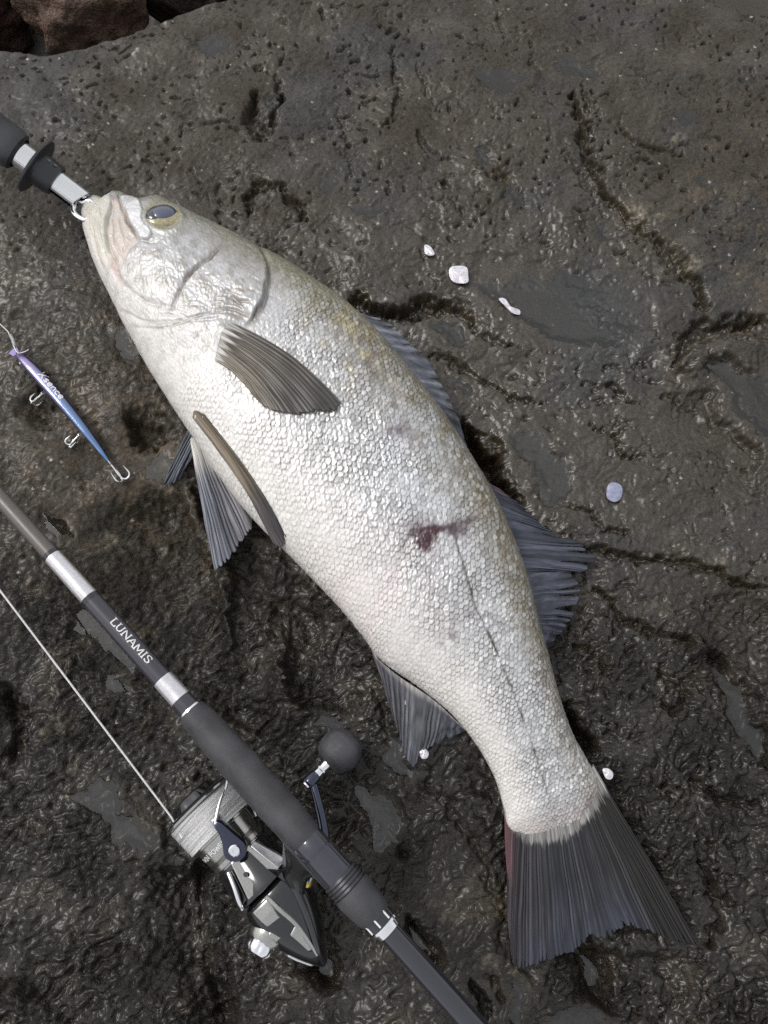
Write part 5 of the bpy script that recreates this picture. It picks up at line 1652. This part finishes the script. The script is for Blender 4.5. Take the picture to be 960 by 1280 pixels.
# bail arm: teardrop plate with a pivot screw, roller end and wire
pv = sf.pt(0.0355, 0.0015, 0.0212)
tp_ = sf.pt(0.0165, 0.0040, 0.0242)
dirp = tp_ - pv; Lp = np.linalg.norm(dirp); dirp /= Lp
nrm = sf.n * 0.97 + sf.s * -0.1; nrm -= dirp * (nrm @ dirp); nrm /= np.linalg.norm(nrm)
sd_ = np.cross(nrm, dirp)
outl = []
for a_ in np.linspace(math.radians(70), math.radians(290), 22):
    outl.append((0.0068 * math.cos(a_), 0.0068 * math.sin(a_)))
outl += [(Lp * 0.35, -0.0052), (Lp * 0.65, -0.0038), (Lp * 0.92, -0.0026), (Lp * 1.04, -0.0008), (Lp * 1.04, 0.0010), (Lp * 0.92, 0.0022), (Lp * 0.65, 0.0022), (Lp * 0.4, 0.0036)]
outl = np.array(outl)
lay = []
for hgt, shrink in ((-0.0042, 1.0), (0.0, 1.0), (0.0012, 0.93), (0.0016, 0.80)):
    lay.append(pv + (outl[:, :1] * shrink + 0.03 * Lp * (1 - shrink)) * dirp + outl[:, 1:] * shrink * sd_ + hgt * nrm)
arm = loft_obj('bail_arm', lay, M_navy, REEL)
pf = rot_frame(None, pv, nrm, dirp)
lathe_obj('pivot_screw', pf, [(0.0008, 0.0034), (0.0022, 0.0034), (0.0027, 0.0028), (0.0027, 0.0012), (0.0024, 0.0010)], M_chrome, arm, 28)
ph = np.linspace(0, 1, 40)
wire = [tp_ + nrm * 0.0006]
w_a = sf.pt(0.006, 0.0205, 0.0185); w_b = sf.pt(-0.004, 0.0310, 0.002); w_c = sf.pt(0.006, 0.028, -0.012); w_d = sf.pt(0.03, 0.018, -0.016)
tube_obj('bail_wire', cr([wire[0], sf.pt(0.0105, 0.0125, 0.0235), w_a, w_b, w_c, w_d], 60), 0.0010, M_wire, REEL, 10)
lathe_obj('line_roller', rot_frame(None, tp_ - nrm * 0.004, sd_), [(-0.003, 0.0018), (-0.0022, 0.0024), (0.0, 0.0018), (0.0022, 0.0024), (0.003, 0.0018)], M_chrome, arm, 24)
# rotor arm from the pivot back to the rotor skirt


def quad_loft(name, a4, b4, mat_, parent, bev=0.0008):
    return loft_obj(name, [a4, b4], mat_, parent, bevel=bev)


ra = [sf.pt(0.0390, 0.0085, 0.0165), sf.pt(0.0390, -0.0055, 0.0185), sf.pt(0.0390, -0.0055, 0.0135), sf.pt(0.0390, 0.0085, 0.0125)]
rb2 = [sf.pt(0.0605, 0.0125, 0.0180), sf.pt(0.0605, -0.0110, 0.0205), sf.pt(0.0605, -0.0110, 0.0140), sf.pt(0.0605, 0.0125, 0.0120)]
quad_loft('rotor_arm', ra, rb2, M_gun2, REEL)
ra = [sf.pt(0.0400, 0.0120, 0.0172), sf.pt(0.0400, 0.0085, 0.0196), sf.pt(0.0400, 0.0085, 0.0120), sf.pt(0.0400, 0.0120, 0.0110)]
rb2 = [sf.pt(0.0600, 0.0185, 0.0160), sf.pt(0.0600, 0.0118, 0.0208), sf.pt(0.0600, 0.0118, 0.0110), sf.pt(0.0600, 0.0185, 0.0090)]
quad_loft('rotor_arm_edge', ra, rb2, M_silver, REEL)
ra = [sf.pt(0.0420, -0.0070, 0.0180), sf.pt(0.0420, -0.0110, 0.0165), sf.pt(0.0420, -0.0110, 0.0120), sf.pt(0.0420, -0.0070, 0.0130)]
rb2 = [sf.pt(0.0600, -0.0112, 0.0198), sf.pt(0.0600, -0.0172, 0.0165), sf.pt(0.0600, -0.0172, 0.0110), sf.pt(0.0600, -0.0112, 0.0120)]
quad_loft('rotor_guard', ra, rb2, M_gun, REEL)
tube_obj('guard_wire', cr([sf.pt(0.0420, -0.0095, 0.0182), sf.pt(0.050, -0.0120, 0.0200), sf.pt(0.057, -0.0150, 0.0195), sf.pt(0.0615, -0.0170, 0.0160)], 20), 0.0014, M_chrome, REEL, 10)
lathe_obj('arm_screw', rot_frame(None, sf.pt(0.0495, -0.0030, 0.0196), sf.n), [(-0.002, 0.0014), (0.0006, 0.0014), (0.0006, 0.0006)], M_pdark, REEL, 18)
# stem and foot reaching up to the rod seat
rodc = rf.pt(T[396])
tfoot = float((rodc - S0) @ e)
d_s = float((rodc - S0) @ sf.s); d_n = float((rodc - S0) @ sf.n)
dl = math.hypot(d_s, d_n)
us, un = d_s / dl, d_n / dl
stem = []
for f_, ta, tb, wd_ in [(0.10, 0.062, 0.088, 0.0060), (0.40, 0.062, 0.080, 0.0045), (0.62, tfoot - 0.014, tfoot + 0.006, 0.0042), (0.84, tfoot - 0.022, tfoot + 0.016, 0.0050)]:
    ps, pn_ = us * dl * f_, un * dl * f_
    loop = []
    for a_ in ang[::2]:
        cx = 0.5 * (ta + tb) + 0.5 * (tb - ta) * math.cos(a_); cw = wd_ * math.sin(a_)
        loop.append(sf.pt(cx, ps - un * cw, pn_ + us * cw))
    stem.append(loop)
loft_obj('stem', stem, M_gun, REEL, sub=1)
foot = []
for t_, w_ in [(tfoot - 0.034, 0.0025), (tfoot - 0.030, 0.0050), (tfoot, 0.0062), (tfoot + 0.026, 0.0050), (tfoot + 0.030, 0.0025)]:
    loop = []
    for a_ in ang[::2]:
        ps = us * (dl - 0.0095) ; pn_ = un * (dl - 0.0095)
        cu = 0.0022 * math.cos(a_); cw = w_ * math.sin(a_)
        loop.append(sf.pt(t_, ps + us * cu - un * cw, pn_ + un * cu + us * cw))
    foot.append(loop)
loft_obj('foot', foot, M_gun, REEL)
# handle: shaft under the rod, bent arm, joint, knob
hx0 = sf.pt(0.0800, 0.008, 0.0030)
shp = P(379, 1098, 0.034)
hd = shp - hx0; hd /= np.linalg.norm(hd)
hf = rot_frame(None, hx0, hd)
Ls = np.linalg.norm(shp - hx0)
HAN = lathe_obj('handle_shaft', hf, [(0, 0.0052), (Ls - 0.002, 0.0052), (Ls - 0.002, 0.0068), (Ls + 0.004, 0.0068), (Ls + 0.0055, 0.0058), (Ls + 0.010, 0.005)], M_gun2, REEL, 32)
lathe_obj('gold_ring', hf, [(Ls - 0.0012, 0.006), (Ls - 0.0012, 0.0072), (Ls + 0.0004, 0.0072), (Ls + 0.0004, 0.006)], M_gold, HAN, 32)
armp = [hf.pt(Ls + 0.008), P(402, 1072, 0.033), P(405, 1048, 0.033), P(403, 1028, 0.032), P(398, 1005, 0.031), P(391, 978, 0.029)]
tube_obj('crank_arm', cr(armp, 50), np.linspace(0.0036, 0.0026, 50), M_navy, REEL, 16, 0.8)
J = P(389, 975, 0.029)
kc = P(426, 937, 0.0225)
kd = kc - J; Lk = np.linalg.norm(kd)
kf = rot_frame(None, J, kd)
lathe_obj('knob_joint', kf, [(-0.0042, 0.0012), (-0.0040, 0.0034), (-0.0030, 0.0040), (0.002, 0.0042), (0.0040, 0.0038), (0.0048, 0.0028)], M_navy, REEL, 28)
lathe_obj('joint_screw', kf, [(-0.0052, 0.0010), (-0.0050, 0.0026), (-0.0038, 0.0028)], M_chrome, REEL, 20)
lathe_obj('knob_shank', kf, [(0.0045, 0.0030), (0.0075, 0.0028), (0.0078, 0.0036), (0.0088, 0.0036), (0.0092, 0.0026), (0.0130, 0.0030), (0.0160, 0.0048), (0.0180, 0.0056), (0.0190, 0.0050)], M_chrome, REEL, 32)
k0 = Lk - 0.0125
lathe_obj('knob', kf, [(k0, 0.0052), (k0 + 0.0004, 0.0070), (k0 + 0.003, 0.0102), (k0 + 0.008, 0.0128), (k0 + 0.0125, 0.0134), (k0 + 0.017, 0.0126), (k0 + 0.021, 0.0100), (k0 + 0.0235, 0.0060), (k0 + 0.0243, 0.002)], M_eva, REEL, 48, dense=3)

# line leaving the spool towards the tip
A_ = sf.pt(0.010, -0.0165, 0.0150)
lp = [P(214, 1021, 0.046), P(0, 738, 0.066), P(-200, 474, 0.080)]
line = tube_obj('fishing_line', np.vstack([A_[None], np.linspace(lp[0], lp[1], 20), np.linspace(lp[1], rf.pt(tip + 0.01), 10)[1:]]), 0.00062, M_braid, None, 8)
tag(line, 'taut white braided line running off the reel spool', 'line')

# ------------------------------------------------------------------ loose scales shed on the rock
M_scale = mat('shed_scale', (0.50, 0.49, 0.52), 0.22, 0.15, var=0.25, vscale=500, bump=0.4, bscale=900, coat=0.6)
M_scaleb = mat('shed_scale_blue', (0.20, 0.21, 0.30), 0.2, 0.1, var=0.25, vscale=400, coat=0.8)


def shed(px, py, outline, mat_, label, zoff=0.0022, crease=0.0, zabs=None, seed=0):
    pl = closed(outline, 32)
    c = pl.mean(0)
    w = P(px, py, 0.0)
    z0 = (rock_mean(w[0], w[1], 0.003) if zabs is None else zabs) + zoff
    rings = []
    for f_ in (0.06, 0.35, 0.7, 0.93, 1.0):
        q = c + (pl - c) * f_
        zz = z0 + 0.0009 * (1 - f_ ** 2) + crease * (q[:, 0] - c[0]) / 8.0 + 0.0003 * np.sin(np.arange(32) * 0.8 + seed) * f_
        rings.append(P(px + q[:, 0] - c[0], py + q[:, 1] - c[1], zz))
    low_ = rings[-1] - np.array([0, 0, 0.0007])
    rings.append(low_)
    v, f, t = close_ends(np.vstack(rings), grid_faces(6, 32, True), 6, 32)
    o = link('shed_scale', poly_mesh('shed_scale', v, f, t), mat_)
    tag(o, label, 'fish scale', 'scales shed on the rock')
    return o


shed(574, 343, [(563, 335), (572, 332), (584, 334), (586, 344), (585, 353), (570, 353), (563, 346)], M_scale, 'square white shed scale, the biggest of the pale flakes on the rock', crease=0.0004)
shed(536, 313, [(530, 307), (536, 308), (541, 314), (542, 319), (535, 320), (530, 316)], M_scale, 'small folded white shed scale beside the square white one', crease=0.0007, seed=2)
shed(637, 383, [(624, 374), (632, 374), (640, 384), (650, 388), (650, 394), (640, 391), (630, 381)], M_scale, 'crumpled streak of white scale at the rim of the wide puddle', crease=-0.0004, seed=4)
shed(768, 615, [(760, 606), (770, 604), (777, 610), (776, 622), (768, 628), (758, 622)], M_scaleb, 'round bluish translucent shed scale on dark rock beside the soft dorsal fin', seed=6)
shed(760, 967, [(754, 961), (761, 960), (767, 966), (765, 973), (758, 972)], M_scale, 'little grey-white scale stuck at the upper root of the tail', zoff=0.010, crease=0.0003, seed=8)
shed(530, 942, [(525, 938), (531, 936), (536, 941), (534, 948), (527, 948)], M_scale, 'small white scale stuck at the tip of the anal fin', zabs=0.0085, zoff=0.0005, seed=3)
shed(505, 870, [(498, 860), (503, 858), (508, 868), (513, 875), (507, 880), (501, 872)], M_scale, 'white scale fleck stuck to the middle of the anal fin', zabs=0.0155, zoff=0.0005, seed=5)
